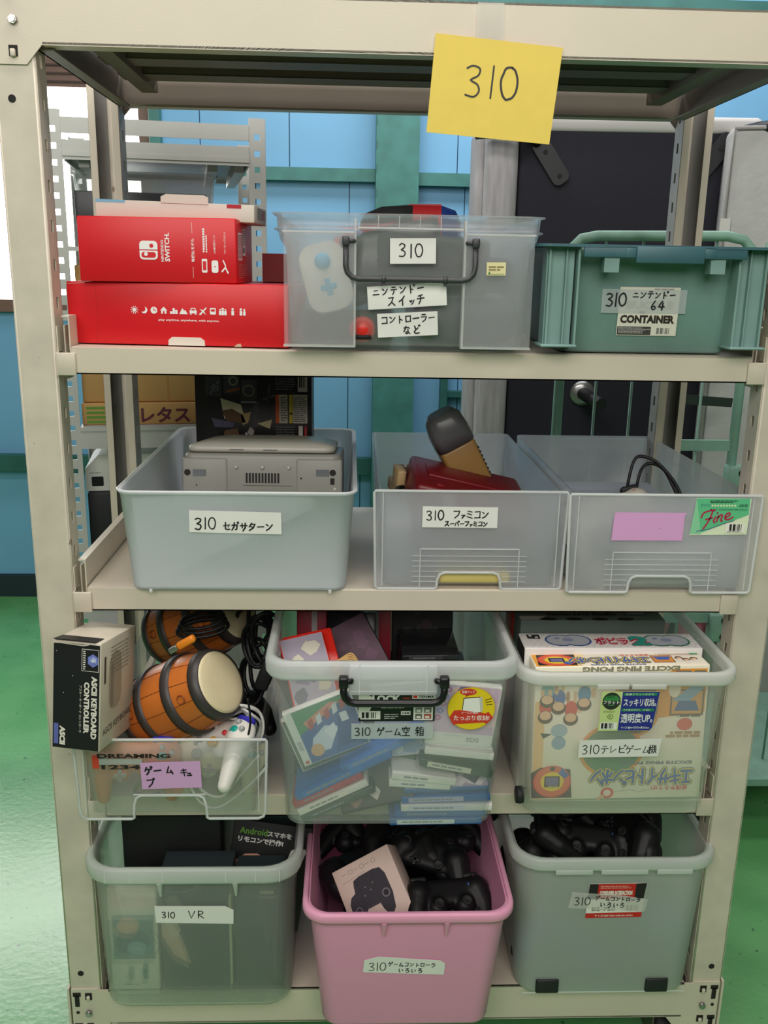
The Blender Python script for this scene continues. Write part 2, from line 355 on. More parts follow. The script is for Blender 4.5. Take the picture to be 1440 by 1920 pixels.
m_blue = mat('blue_wall_board', '#78b2da', .55, var=.05, scale=2.5)
m_seam = flat('#2a5a78'); m_teal = mat('teal_painted_steel', '#3f7d77', .5, var=.16, scale=14); m_dteal = mat('dark_teal_paint', '#2f6660', .5, var=.15, scale=10)
WY = 2.6
wb = MB()
wb.bb(-5, 5, WY+.012, WY+.1, 0, 1.30, m_seam); wb.bb(-.87, 5, WY+.012, WY+.1, 1.30, 3.2, m_seam); wb.bb(-5, -.87, WY+.012, WY+.1, 2.2, 3.2, m_seam); wb.bb(-5, -2.6, WY, WY+.1, 1.3, 2.2, m_blue)
def panels(xs, z0, z1):
    for a, c in zip(xs, xs[1:]): wb.bb(a+.002, c-.002, WY, WY+.02, z0+.002, z1-.002, m_blue)
panels([-5, -4.2, -3.3, -2.5, -1.7, -1.395, -.9, -.49, -.05, .34, .8, 1.7, 2.6, 3.5, 5], .1, .61)
panels([-5, -4.2, -3.3, -2.5, -1.9, -1.395, -.9], .62, 1.26)
panels([-.87, -.49, -.107, .08, .37, .8, 1.7, 2.6, 5], .62, 1.82)
panels([-.87, -.71, -.351, .08, .334, .8, 1.7, 2.6, 5], 1.83, 2.45)
panels([-.87, -.3, .3, 1.1, 2.1, 5], 2.46, 3.2)
panels([-5, -3.5, -2.2, -.87], 2.24, 3.2)
struct(wb.build('wall_back'))
b = MB(); b.bb(-.002, .17, WY-.11, WY, 0, 3.2, m_teal)
for k in range(14): b.bb(.0, .004, WY-.112, WY-.108, 1.2+k*.09, 1.23+k*.09, m_dteal)
struct(b.build('trim_1'))
b = MB(); b.bb(-.87, -.003, WY-.05, WY, 1.80, 1.85, m_teal); b.bb(.171, 5, WY-.05, WY, 1.79, 1.84, m_teal); struct(b.build('trim_2'))
b = MB(); b.bb(-5, -.003, WY-.05, WY, .585, .655, m_dteal); b.bb(.171, 5, WY-.05, WY, .6, .66, m_dteal); struct(b.build('trim_3'))
b = MB(); b.bb(-.90, -.86, WY-.06, WY+.06, .655, 3.2, m_teal); struct(b.build('trim_4'))
b = MB(); b.bb(.29, .32, WY-.06, WY, .66, 1.30, m_dteal); b.bb(.32, .9, WY-.05, WY-.001, .93, .955, m_dteal); struct(b.build('trim_5'))
b = MB(); b.bb(-.87, 5, WY-.06, WY, 2.43, 2.5, m_dteal); struct(b.build('trim_6'))
b = MB(); b.bb(-5, 5, WY-.02, WY, 0, .1, mat('dark_skirting', '#20343a', .6)); struct(b.build('baseboard_back'))
# window
m_wf = mat('brown_window_frame', '#7d6156', .5); m_glass = emis('daylit_frosted_glass', '#f5f6f2', 9.0)
wn = MB(); wn.bb(-2.62, -.90, WY-.03, WY+.06, 1.26, 1.31, m_wf); wn.bb(-2.62, -.90, WY-.03, WY+.06, 2.13, 2.24, m_wf)
for x in (-.93, -1.72, -2.6): wn.bb(x-.02, x+.02, WY-.02, WY+.05, 1.31, 2.13, m_wf)
for k in range(3): wn.bb(-2.62, -.91, WY-.036, WY-.03, 2.145+k*.03, 2.152+k*.03, mat('brown_frame_groove', '#4d3b36', .6))
wn = struct(wn.build('window_1'))
b = MB(); b.bb(-2.6, -.90, WY+.03, WY+.036, 1.31, 2.13, m_glass); b.build('pane', wn)

# ================================================================== FRONT STORAGE RACK
m_rack = mat('beige_powder_coat', '#d3c8b7', .42, var=.035, scale=6, bump=.05, bscale=350)
m_rack2 = mat('beige_coat_scuffed', '#cfc5b5', .45, var=.1, scale=16)
def _specks(m, thr=.70, col='#7a5a3c', sc=38):
    nt = m.node_tree; b = nt.nodes['Principled BSDF']; src = b.inputs['Base Color'].links[0].from_socket
    tc = nt.nodes.new('ShaderNodeTexCoord'); n = nt.nodes.new('ShaderNodeTexNoise'); n.inputs['Scale'].default_value = sc; n.inputs['Detail'].default_value = 3; nt.links.new(tc.outputs['Object'], n.inputs['Vector'])
    r = nt.nodes.new('ShaderNodeValToRGB'); r.color_ramp.elements[0].position = thr; r.color_ramp.elements[1].position = thr+.05; r.color_ramp.elements[1].color = (.7, .7, .7, 1); nt.links.new(n.outputs[0], r.inputs[0])
    mx = nt.nodes.new('ShaderNodeMix'); mx.data_type = 'RGBA'; nt.links.new(r.outputs[0], mx.inputs[0]); nt.links.new(src, mx.inputs[6]); mx.inputs[7].default_value = lin(col); nt.links.new(mx.outputs[2], b.inputs['Base Color'])
_specks(m_rack2)
m_deck = mat('shade_toned_deck_sheet', '#7f7567', .5, var=.05, scale=8); m_under = mat('shade_toned_frame_steel', '#857b6f', .5, var=.05, scale=9)  # deck and frame colours darkened to stand in for shade under the rack
m_hole = mat('dark_recess', '#1c1a18', .8); m_bolt = mat('zinc_bolt', '#a9a9a6', .3, .9)
def perforated(mb, axis, fixed, a0, a1, z0, z1, hw, hh, pitch, zs, m, th=.002, hc=None):
    """sheet with a row of rectangular holes; axis 'x': sheet spans x (at y=fixed), axis 'y': spans y (at x=fixed)"""
    hc = (a0+a1)/2 if hc is None else hc
    def bx(u0, u1, p0, p1):
        if axis == 'x': mb.bb(u0, u1, fixed-th/2, fixed+th/2, p0, p1, m)
        else: mb.bb(fixed-th/2, fixed+th/2, u0, u1, p0, p1, m)
    bx(a0, hc-hw/2, z0, z1); bx(hc+hw/2, a1, z0, z1); z = zs; prev = z0
    while z+hh/2 < z1-.01:
        if z-hh/2 > z0: bx(hc-hw/2, hc+hw/2, prev, z-hh/2); prev = z+hh/2
        z += pitch
    bx(hc-hw/2, hc+hw/2, prev, z1)
rack = thing('storage_rack', 'tall beige boltless steel rack holding all the bins in the foreground', 'storage rack')
ZT = 1.828; D = .53
for sx in (-1, 1):
    p = MB(); xo, xi = sx*.6, sx*.543
    x0, x1 = min(xo, xi), max(xo, xi)
    p.bb(x0+.003, x1-.003, 0, .0022, .09, ZT, m_rack2); 
    p.tube([(x0+.003, .003, .09), (x0+.003, .003, ZT)], .003, m_rack2, 8); p.tube([(x1-.003, .003, .09), (x1-.003, .003, ZT)], .003, m_rack2, 8)
    perforated(p, 'y', xi-sx*.0, .003, .045, .09, ZT, .011, .017, .0555, .13, m_rack2)
    perforated(p, 'y', xo, .003, .045, .09, ZT, .011, .017, .0555, .13, m_rack2)
    p.bb(xo, xo-sx*.012, .043, .045, .09, ZT, m_rack2); p.bb(xi, xi+sx*.012, .043, .045, .09, ZT, m_rack2)
    for z in (.225, 1.687): p.tube([(sx*.578, -.0006, z), (sx*.578, .001, z)], .0055, m_hole, 12)
    p.bb(xo+sx*.0, xo+sx*.004, -.004, .05, .09, .195, m_rack)
    p.build('post', rack)
    p = MB()
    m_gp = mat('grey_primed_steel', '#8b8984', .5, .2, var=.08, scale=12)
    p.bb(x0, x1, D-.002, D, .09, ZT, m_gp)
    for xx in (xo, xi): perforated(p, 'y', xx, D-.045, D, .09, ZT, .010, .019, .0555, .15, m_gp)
    p.bb(xo, xo-sx*.013, D-.047, D-.045, .09, ZT, m_rack); p.bb(xi, xi+sx*.013, D-.047, D-.045, .09, ZT, m_rack)
    p.tube([(xi+sx*.02, D-.012, .09), (xi+sx*.02, D-.012, ZT)], .009, m_rack2, 8)
    p.build('post', rack)
    # side beams at the top and bottom
    for z0, z1 in ((1.752, 1.822), (.12, .19)):
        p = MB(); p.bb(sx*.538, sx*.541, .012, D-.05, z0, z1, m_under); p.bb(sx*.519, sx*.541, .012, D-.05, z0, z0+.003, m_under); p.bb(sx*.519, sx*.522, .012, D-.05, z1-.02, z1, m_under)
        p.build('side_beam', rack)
def wide_beam(z0, z1, up, front):
    p = MB(); y = -.0032 if front else D+.001
    c = .018; d = (-c if up else c)   # corner plates reach below (top beam) or stay level (bottom beam)
    zl = z0-.026 if up else z0
    poly = [(-.592, zl), (-.553, zl), (-.530, z0), (.530, z0), (.553, zl), (.592, zl), (.592, z1), (-.592, z1)] if up else \
           [(-.597, z0-.006), (-.545, z0-.006), (-.527, z0), (.5, z0), (.523, z0-.03), (.597, z0-.03), (.597, z1+.003), (.548, z1+.003), (.548, z1), (-.548, z1), (-.548, z1+.003), (-.597, z1+.003)]
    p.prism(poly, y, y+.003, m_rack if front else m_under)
    if front:
        p.bb(-.53, .53, y, y+.03, z0-.001, z0+.003, m_rack); p.bb(-.53, .53, y, y+.02, z1-.003, z1, m_rack)
    else: p.bb(-.53, .53, y-.03, y, z0-.001, z0+.003, m_rack)
    if front:
        for sx in (-1, 1):
            if up:
                for z in (z1-.004, z1-.042, z1-.062):
                    if abs(z-(z1-.042)) < 1e-6: continue
                for z in (z0-.008, z1+.0):
                    p.bb(sx*.570-.006, sx*.570+.006, y-.0012, y+.0005, z-.008, z+.006, m_hole); p.box((sx*.570, y-.003, z-.004), (.007, .006, .010), m_rack, None, .0015)
            else:
                for z in (z0+.062, z0-.004):
                    p.bb(sx*.566-.006, sx*.566+.006, y-.0012, y+.0005, z-.008, z+.006, m_hole); p.box((sx*.566, y-.003, z-.003), (.006, .005, .009), m_rack, None, .0015)
                for z in (z0+.055, z0-.012):
                    p.bb(sx*.587-.007, sx*.587+.007, y-.0012, y+.0005, z+.006, z+.014, m_hole); p.bb(sx*.587-.004, sx*.587+.004, y-.0012, y+.0005, z-.016, z+.008, m_hole)
                p.tube([(sx*.587, y-.0008, z0+.026), (sx*.587, y, z0+.026)], .0032, m_hole, 10)
    o = p.build('front_beam' if front else 'rear_beam', rack)
    if front:
        for sx in (-1, 1):
            zb = (z0+.03) if up else z0+.026
            q = MB(); q.tube([(sx*.567, y-.006, zb), (sx*.567, y+.001, zb)], .006, m_bolt, 6); q.tube([(sx*.567, y-.0075, zb), (sx*.567, y-.006, zb)], .0042, m_bolt, 10); q.build('bolt', o)
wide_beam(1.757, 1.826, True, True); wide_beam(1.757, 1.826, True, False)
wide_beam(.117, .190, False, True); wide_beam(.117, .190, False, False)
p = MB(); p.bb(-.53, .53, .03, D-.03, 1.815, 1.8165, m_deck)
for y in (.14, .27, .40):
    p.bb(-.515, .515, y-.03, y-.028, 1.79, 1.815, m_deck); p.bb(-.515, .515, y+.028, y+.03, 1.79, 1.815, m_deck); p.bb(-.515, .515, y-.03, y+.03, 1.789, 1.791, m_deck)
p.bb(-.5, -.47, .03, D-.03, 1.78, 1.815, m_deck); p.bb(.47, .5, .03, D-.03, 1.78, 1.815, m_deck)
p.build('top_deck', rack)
for zt, zb in ((1.344, 1.3035), (.962, .924), (.588, .547)):
    p = MB()
    p.bb(-.519, .519, -.0022, .0, zb, zt-.003, m_rack); p.tube([(-.519, .001, zt-.003), (.519, .001, zt-.003)], .003, m_rack, 8)
    p.bb(-.519, .519, .001, D-.002, zt-.002, zt, m_rack); p.bb(-.519, .519, -.0022, .025, zb, zb+.002, m_rack); p.bb(-.519, .519, D-.004, D-.002, zb, zt-.002, m_rack)
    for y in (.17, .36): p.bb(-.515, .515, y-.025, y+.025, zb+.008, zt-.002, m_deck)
    sh = p.build('shelf', rack)
    for sx in (-1, 1):
        q = MB(); q.bb(sx*.5215, sx*.5235, .006, D-.05, zb+.004, zt+.045, m_rack); q.bb(sx*.5235, sx*.533, .006, D-.05, zt+.043, zt+.045, m_rack); q.bb(sx*.533, sx*.535, .02, .05, zb-.01, zt+.03, m_rack); q.build('side_rail', sh)
        q = MB(); q.box((sx*.5265, -.005, zb+.015), (.028, .004, .034), m_rack, None, .0015); q.bb(sx*.5395, sx*.5415, -.006, .03, zb-.002, zb+.032, m_rack); q.bb(sx*.5395, sx*.5415, .004, .02, zb+.03, zb+.07, m_rack); q.build('clip', sh)
p = MB(); p.bb(-.53, .53, .0, D, .186, .189, m_rack); p.build('bottom_deck', rack)
for sx in (-1, 1):
    for y in (.055, D-.055):
        q = MB(); q.bb(sx*.51-.045, sx*.51+.045, y-.05, y+.05, .109, .115, mat('caster_steel', '#6b655c', .4, .5)); q.bb(sx*.51-.022, sx*.51-.018, y-.03, y+.03, .03, .109, mat('caster_steel', '#6b655c', .4)); q.bb(sx*.51+.018, sx*.51+.022, y-.03, y+.03, .03, .109, mat('caster_steel', '#6b655c', .4))
        for bx in (-.03, .03): q.tube([(sx*.51+bx, y-.035, .115), (sx*.51+bx, y-.035, .108)], .007, m_bolt, 6); q.tube([(sx*.51+bx, y-.035, .108), (sx*.51+bx, y-.035, .1025)], .008, m_bolt, 6)
        o = q.build('caster', rack)
        q = MB(); q.lathe([(.01, -.015), (.044, -.015), (.047, -.008), (.047, .008), (.044, .015), (.01, .015)], mat('black_rubber', '#161616', .7), 24, Matrix.Translation((sx*.51, y, .047)) @ Matrix.Rotation(pi/2, 4, 'Y')); q.build('wheel', o)

# note taped to the top beam
m_yel = mat('yellow_paper', '#eccf62', .75, var=.02, scale=40); m_ink = mat('black_marker_ink', '#17171a', .45); m_tape = plastic('clear_tape', '#efeee9', .38, .25, .5)
t = thing('paper_note', 'yellow paper note with a handwritten number, taped to the top beam', 'note', (.005, -.0075, 1.655), (0, 0, 0))
pm = MB(); pr = Print(pm, (0, 0, 0), (.175, 0, -.0125), (.0065, -.002, .128))
W_, H_ = .178, .128
pr.slab([(0, 0), (W_, .0), (W_+.002, H_-.0005), (.0, H_+.001)], m_yel, .0006)
pr.hand('310', .046, .052, .044, m_ink, .0028, adv=1.05, l=4, wfac=.85, seed=4)
pm.build('sheet', t)
pm = MB(); pr = Print(pm, (0, -.0008, 0), (1, 0, 0), (0, 0, 1)); pr.slab([(.066, .087), (.1035, .089), (.1035, .169), (.0665, .169)], m_tape, .0004); pm.build('tape', t)

# ================================================================== BACKGROUND: rear rack and what stands on it
m_grey = mat('pale_grey_steel', '#b6b7b3', .45, var=.04, scale=10); m_bgrey = mat('grey_steel_dim', '#a9aaa8', .5)
_before = set(o.name for o in bpy.data.objects)
rr = thing('storage_rack', 'pale grey perforated steel rack standing behind the left half of the beige rack', 'storage rack')
BY = .75; BD = .5
for x0, x1 in ((-.767, -.731), (-.327, -.290)):
    for y, nm in ((BY, 'f'), (BY+BD, 'r')):
        p = MB(); perforated(p, 'x', y, x0, x1, 0, 1.785, .0125, .0125, .0345, .02, m_grey, .003)
        s = x0 if x0 < -.5 else x1
        p.bb(s-.001, s+.001, y, y+.035 if nm == 'f' else y-.035, 0, 1.785, m_grey); p.build('post', rr)
for z0, z1 in ((1.737, 1.770), (1.683, 1.724), (1.040, 1.082), (.60, .64), (.2, .24)):
    for y in (BY, BY+BD):
        p = MB(); p.bb(-.731, -.327, y-.004 if y == BY else y, y+.001 if y == BY else y+.004, z0, z1, m_grey); p.build('beam', rr)
for z in (1.70, 1.5, 1.092, .645, .245):
    p = MB(); p.bb(-.731, -.327, BY+.004, BY+BD-.004, z-.004, z, m_bgrey); p.bb(-.731, -.327, BY-.006, BY-.001, z-.010, z+.0, m_grey)
    if z == 1.70:
        for x in (-.70, -.42, -.36): p.bb(x, x+.022, BY+.02, BY+BD-.02, z-.03, z-.004, m_grey)
    p.build('shelf', rr)
for x in (-.73, -.328): q = MB(); q.bb(x-.002, x+.002, BY+.035, BY+BD-.035, 1.683, 1.724, m_grey); q.build('side_beam', rr)
m_card = mat('brown_cardboard', '#b78f57', .75, var=.06, scale=9)
b = MB(); b.bb(-.725, -.335, .78, 1.15, 1.145, 1.46, m_card, .003); b.bb(-.53, -.525, .7795, 1.1505, 1.145, 1.4605, mat('kraft_tape', '#a5793f', .5)); tag(b.build('cardboard_box'), 'large plain brown cardboard box on the rear rack, standing on the flat green-striped carton', 'box')
b = MB(); b.bb(-.728, -.332, .77, 1.16, 1.0925, 1.144, m_card, .002)
pr = Print(b, (-.728, .77, 1.0925), (1, 0, 0), (0, 0, 1))
for u0, u1 in ((.01, .075), (.335, .392)):
    for k in range(4): pr.rect(u0, .004+k*.011, u1, .011+k*.011, flat('#5f8a35'), 1)
pr.text('レタス', .135, .004, .038, flat('#5b2134'), 2, width=.115, bold=.03)
tag(b.build('cardboard_box'), 'flat vegetable carton with green stripes and dark red lettering on the rear rack', 'box')
# black console box and a clear storage case on the upper level of the rear rack
b = MB(); b.bb(-.716, -.424, .79, .875, 1.5005, 1.622, mat('black_gloss_card', '#191b20', .35), .002)
pr = Print(b, (-.716, .79, 1.5005), (1, 0, 0), (0, 0, 1)); pr.text('Wii', .195, .083, .028, flat('#2d6f9a'), 1, bold=.02); pr.text('U', .248, .083, .028, flat('#39a3da'), 1, bold=.03)
tag(b.build('game_console_box'), 'black game console box with blue letters, behind the grey-white box on the rear rack', 'box')
m_clear0 = plastic('clear_case_plastic', '#e8e4e2', .4, .15, 1.0)
def tub(mb, wb_, db_, wt, dt, h, th, m, r=.03, rim=.012, lip=.02, n=5, X=None, rb=None, foot=0.0):
    """hollow tapered tub with a turned-over rim, open on top; base at z=0, centred"""
    rb = rb or r; rings = []
    def ring(w_, d_, z, rr_): rings.append([(x, y, z) for x, y in rrect(w_, d_, rr_, n)])
    def at(z): f = z/h; return wb_+(wt-wb_)*f, db_+(dt-db_)*f
    ring(wb_-.012, db_-.012, 0, rb*.8); ring(wb_-.003, db_-.003, .002, rb); ring(wb_, db_, .007, rb)
    zl = h-lip
    a, c = at(zl); ring(a, c, zl, r)
    if rim > 0:
        ring(a+2*rim-.002, c+2*rim-.002, zl, r+rim); ring(a+2*rim, c+2*rim, zl+.002, r+rim); a, c = at(h)
        ring(a+2*rim+.001, c+2*rim+.001, h-.003, r+rim); ring(a+2*rim-.004, c+2*rim-.004, h, r+rim)
    else: a, c = at(h); ring(a, c, h-.001, r); ring(a-.001, c-.001, h, r)
    ring(a-2*th+.002, c-2*th+.002, h, r); ring(a-2*th, c-2*th, h-.003, r)
    ring(wb_-2*th, db_-2*th, .007, rb); ring(wb_-2*th-.006, db_-2*th-.006, .0045, rb*.8)
    mb.loft(rings, m, X=X); return mb
b = MB(); tub(b, .30, .16, .33, .18, .175, .003, m_clear0, .02, .006, .01); tag(b.build('storage_case', None, (-.565, .985, 1.5005)), 'clear plastic case on the upper shelf of the rear rack, behind the black box', 'storage case')
# projector-like white player and dark cases lower down
m_white = mat('white_plastic', '#dad9d4', .4); m_black = mat('black_plastic', '#111113', .5, spec=.35); m_black2 = mat('black_plastic_matt', '#1b1c1e', .6)
t = thing('projector', 'white projector with a perforated front on the rear rack, left of the grey bin post', 'projector', (-.665, .80, .925))
b = MB(); b.prism([(-.068, 0), (.11, 0), (.11, .09), (-.035, .09), (-.068, .055)], 0, .22, m_white); 
pr = Print(b, (-.068, 0, 0), (1, 0, 0), (0, 0, 1))
pr.rect(.014, .012, .042, .036, m_black, 1, .003)
for i in range(7):
    for j in range(6):
        if j in (2, 3) and False: continue
        pr.ell(.058+i*.0085+(j % 2)*.004, .008+j*.008, .0026, .0026, m_hole, 1, 6)
pr.lines(.01, .043, .042, .047, 1, flat('#8f8f8f'), 1)
b.build('body', t)
b = MB(); b.bb(-.73, -.54, .79, 1.1, .77, .9245, m_black2, .006); b.bb(-.72, -.55, .788, .79, .80, .802, m_black); tag(b.build('equipment_case'), 'matt black case under the white projector on the rear rack', 'case')
b = MB(); b.bb(-.728, -.50, .77, 1.12, .6455, .7695, mat('mixed_cloth', '#5d5560', .9, var=.5, scale=12, col2='#d9c9d2'), .02, 3); tag(b.build('folded_cloth'), 'folded grey and pink cloth on the low shelf of the rear rack', 'cloth')
b = MB(); b.bb(-.725, -.615, .70, .85, .2455, .60, mat('crumpled_foil_print', '#c5c6cc', .35, var=.45, scale=22, col2='#5c6478', bump=.6, bscale=30), .008); tag(b.build('packaged_goods'), 'silver-grey patterned package low on the rear rack, behind the keyboard controller box', 'package')
b = MB(); b.bb(-.49, -.34, .80, 1.0, .2455, .59, m_white, .006); tag(b.build('white_box'), 'plain white box low on the rear rack, behind the drums', 'box')

# the rear rack stands turned a few degrees to the left, with everything on it
_T = Matrix.Translation((-.767, .75, 0)) @ Matrix.Rotation(R(9.5), 4, 'Z') @ Matrix.Translation((.767, -.75, 0))
REAR = [o for o in bpy.data.objects if o.name not in _before and o.parent is None]
for o in REAR: o.matrix_world = _T @ Matrix.Translation(o.location) @ o.rotation_euler.to_matrix().to_4x4()

# ================================================================== BACKGROUND: upright bed base, mattress and roll cart
m_navy = mat('navy_underlay_cloth', '#1c1c27', .85, var=.06, scale=30); m_linen = mat('grey_linen', '#a5a2a4', .9, var=.16, scale=60, bump=.5, bscale=900, stretch=(1, 1, .12))
t = thing('bed_base', 'upholstered bed base stood on its side, dark navy underside with grey linen edges', 'bed base', (.70, 1.66, 0), (0, 0, R(-3)))
b = MB(); b.bb(-.27, .44, 0, .16, .02, 1.90, m_navy, .012, 3); b.build('underside', t)
b = MB(); b.box((-.325, .10, .96), (.105, .24, 1.9), m_linen, None, .03, 3); b.box((-.382, .14, .96), (.055, .20, 1.89), m_linen, None, .025, 3); b.build('linen_edge', t)
b = MB(); b.box((.06, .09, 1.912), (.84, .2, .05), mat('white_ticking', '#c8c5c3', .9), None, .015); b.build('top_edge', t)
m_brk = mat('black_leg_steel', '#2b2b2e', .45, .4)
for (x, z, ang) in ((-.175, 1.80, -35), (.335, 1.82, 38)):
    b = MB(); X = Matrix.Translation((x, -.012, z)) @ Matrix.Rotation(R(ang), 4, 'Y')
    b.loft([[(p[0], y, p[1]) for p in rrect(.056, .16, .02, 4)] for y in (-.006, .006)], m_brk, X=X, smooth=False)
    sx = -1 if x < 0 else 1
    b.tube([(x+sx*.045, -.02, z+.055), (x+sx*.075, -.06, z+.07), (x+sx*.1, -.10, z+.074), (x+sx*.24, -.30 if sx > 0 else -.06, z+.07)], .018, m_brk, 12)
    for d_ in (-.055, .03):
        b.tube([tuple(X @ Vector((0, -.010, d_))), tuple(X @ Vector((0, -.004, d_)))], .007, m_hole, 8)
    b.build('leg_bracket', t)
b = MB(); b.lathe([(0.001, 0), (.042, 0), (.042, .006), (.018, .012), (.001, .012)], m_bolt, 24, Matrix.Translation((-.02, -.001, 1.07)) @ Matrix.Rotation(pi/2, 4, 'X'))
for k in range(4): b.tube([(-.02+.032*cos(k*pi/2), -.008, 1.07+.032*sin(k*pi/2)), (-.02+.032*cos(k*pi/2), -.004, 1.07+.032*sin(k*pi/2))], .004, m_hole, 6)
b.tube([(-.02, -.01, 1.07), (.02, -.12, 1.05)], .021, m_brk, 14); b.build('screw_in_leg', t)
m_quilt = mat('quilted_white_cloth', '#b9b9b7', .9, var=.06, scale=12, bump=1.0, bscale=45)
t = thing('mattress', 'white quilted mattress stood on end at the right edge, in front of the bed base', 'mattress', (1.385, 1.44, 0), (0, 0, R(-14)))
b = MB(); b.bb(-.355, .5, 0, .16, .01, 1.90, m_quilt, .03, 4); b.build('cover', t)
b = MB(); b.tube([(-.345, .0, .03), (-.35, 0, 1.55), (-.345, 0, 1.89), (.48, 0, 1.895)], .007, mat('grey_piping', '#9b9896', .8), 8); b.bb(-.36, -.33, -.008, .0, 1.58, 1.63, mat('white_tag', '#d8d6d2', .8)); b.build('piping', t)
# mint roll cart
m_mint = mat('mint_paint', '#84ab9a', .45, var=.12, scale=25)
t = thing('roll_cart', 'mint green wire roll cart with a rounded tube frame, behind the beige rack', 'cart', (0, 0, 0))
CY = .76; z0 = .12
b = MB(); b.tube([(.395, CY, z0), (.395, CY, 1.47), (.402, CY, 1.515), (.425, CY, 1.538), (.46, CY, 1.545), (.76, CY, 1.550), (.80, CY, 1.542), (.822, CY, 1.52), (.83, CY, 1.47), (.83, CY, z0)], .0118, m_mint, 12); b.build('frame_tube', t)
for z in (1.064, .62, .16):
    b = MB(); b.bb(.395, .83, CY-.006, CY+.006, z-.013, z+.013, m_mint); b.build('cross_bar', t)
for x in (.484, .57, .648, .74):
    b = MB(); b.tube([(x, CY+.004, .15), (x, CY+.004, 1.548)], .0032, m_mint, 6); b.build('wire', t)
for z in (.98, .60):
    b = MB(); b.box((.84, CY-.012, z), (.052, .036, .075), m_mint, None, .005)
    for d_ in (-.022, .022): b.tube([(.846, CY-.034, z+d_), (.846, CY-.028, z+d_)], .008, mat('dark_screw', '#3a3d3a', .4, .6), 8)
    b.build('hinge_bracket', t)
b = MB(); b.tube([(.87, CY-.03, .12), (.87, CY-.03, 1.53)], .011, m_mint, 10); b.tube([(.86, CY, 1.53), (1.3, CY+.28, 1.53)], .011, m_mint, 10); b.tube([(1.3, CY+.28, .12), (1.3, CY+.28, 1.53)], .011, m_mint, 10); b.build('side_frame', t)
for k, s in enumerate((.1, .28, .46, .64, .82)):
    b = MB(); b.tube([(.87+.43*s, CY-.01+.28*s, .15), (.87+.43*s, CY-.01+.28*s, 1.53)], .0032, m_mint, 6); b.build('wire', t)
m_dstrap = mat('dark_slat_steel', '#2f3d38', .5)
for k, z in enumerate((1.20, 1.10)):
    b = MB(); b.box((.93, 1.30, z), (.34, .006, .028), m_dstrap, (0, R(6), R(30))); b.build('rear_slat', t)
b = MB(); b.bb(.4, 1.28, CY+.01, 1.3, .13, .15, m_mint); b.build('base', t)
for k, (x, y) in enumerate(((.42, .78), (.85, .78), (.42, 1.27), (1.25, 1.27))):
    b = MB(); b.lathe([(.01, -.012), (.05, -.012), (.052, 0), (.05, .012), (.01, .012)], mat('black_rubber', '#161616', .7), 20, Matrix.Translation((x, y, .053)) @ Matrix.Rotation(pi/2, 4, 'Y')); b.bb(x-.018, x+.018, y-.02, y+.02, .09, .13, m_mint); b.bb(x+.013, x+.018, y-.015, y+.015, .04, .1, m_mint); b.build('caster', t)
m_pinkc = mat('pink_plush', '#b8707c', .95, var=.2, scale=20, bump=.8, bscale=80)
b = MB(); b.ball((0, 0, .1), (.10, .09, .10), m_pinkc); b.ball((.05, -.04, .22), (.055, .05, .09), m_pinkc); b.ball((-.05, .02, .25), (.045, .045, .07), m_pinkc); b.ball((.02, -.07, .36), (.03, .03, .09), m_pinkc); tag(b.build('plush_toy', None, (.775, .88, .151+.16)), 'dusty pink plush toy hanging over in the mint cart behind the rack', 'plush toy')

# ================================================================== shared builders for goods
def front(mb, ox, oy, oz): return Print(mb, (ox, oy, oz), (1, 0, 0), (0, 0, 1))
def top(mb, ox, oy, oz): return Print(mb, (ox, oy, oz), (1, 0, 0), (0, 1, 0))
def right(mb, ox, oy, oz): return Print(mb, (ox, oy, oz), (0, 1, 0), (0, 0, 1))
def pose(o, org, u, v):
    """local x along u, local z along v (front face looks along -y)"""
    u = Vector(u).normalized(); v = Vector(v); v = (v-u*v.dot(u)).normalized(); y = v.cross(u)
    M = Matrix((u, y, v)).transposed().to_4x4(); M.translation = Vector(org); o.matrix_world = M; return o
m_label = mat('white_label_paper', '#eceae6', .6, var=.02, scale=30); m_pinklab = mat('pink_label_paper', '#e3a6dc', .6)
INK = m_ink
def stick_label(parent, org, u, v, w_, h_, fn=None, m=None, name='paper_label', pts=None, label=None):
    """a paper sticker with its writing: a part of the bin it is stuck on"""
    b = MB(); pr = Print(b, org, u, v); pr.slab(pts or [(0, 0), (w_, 0), (w_, h_), (0, h_)], m or m_label, .0003)
    pr.o = pr.o+pr.n*.0003
    if fn: fn(pr)
    o = b.build(name, parent)
    if label: o['label'] = label
    return o
def carton(name, label, cat, size, m, fn=None, bev=.0015, group=None):
    b = MB(); W, Dp, H = size; b.bb(0, W, 0, Dp, 0, H, m, bev)
    if fn: fn(b, W, Dp, H)
    return tag(b.build(name), label, cat, group)

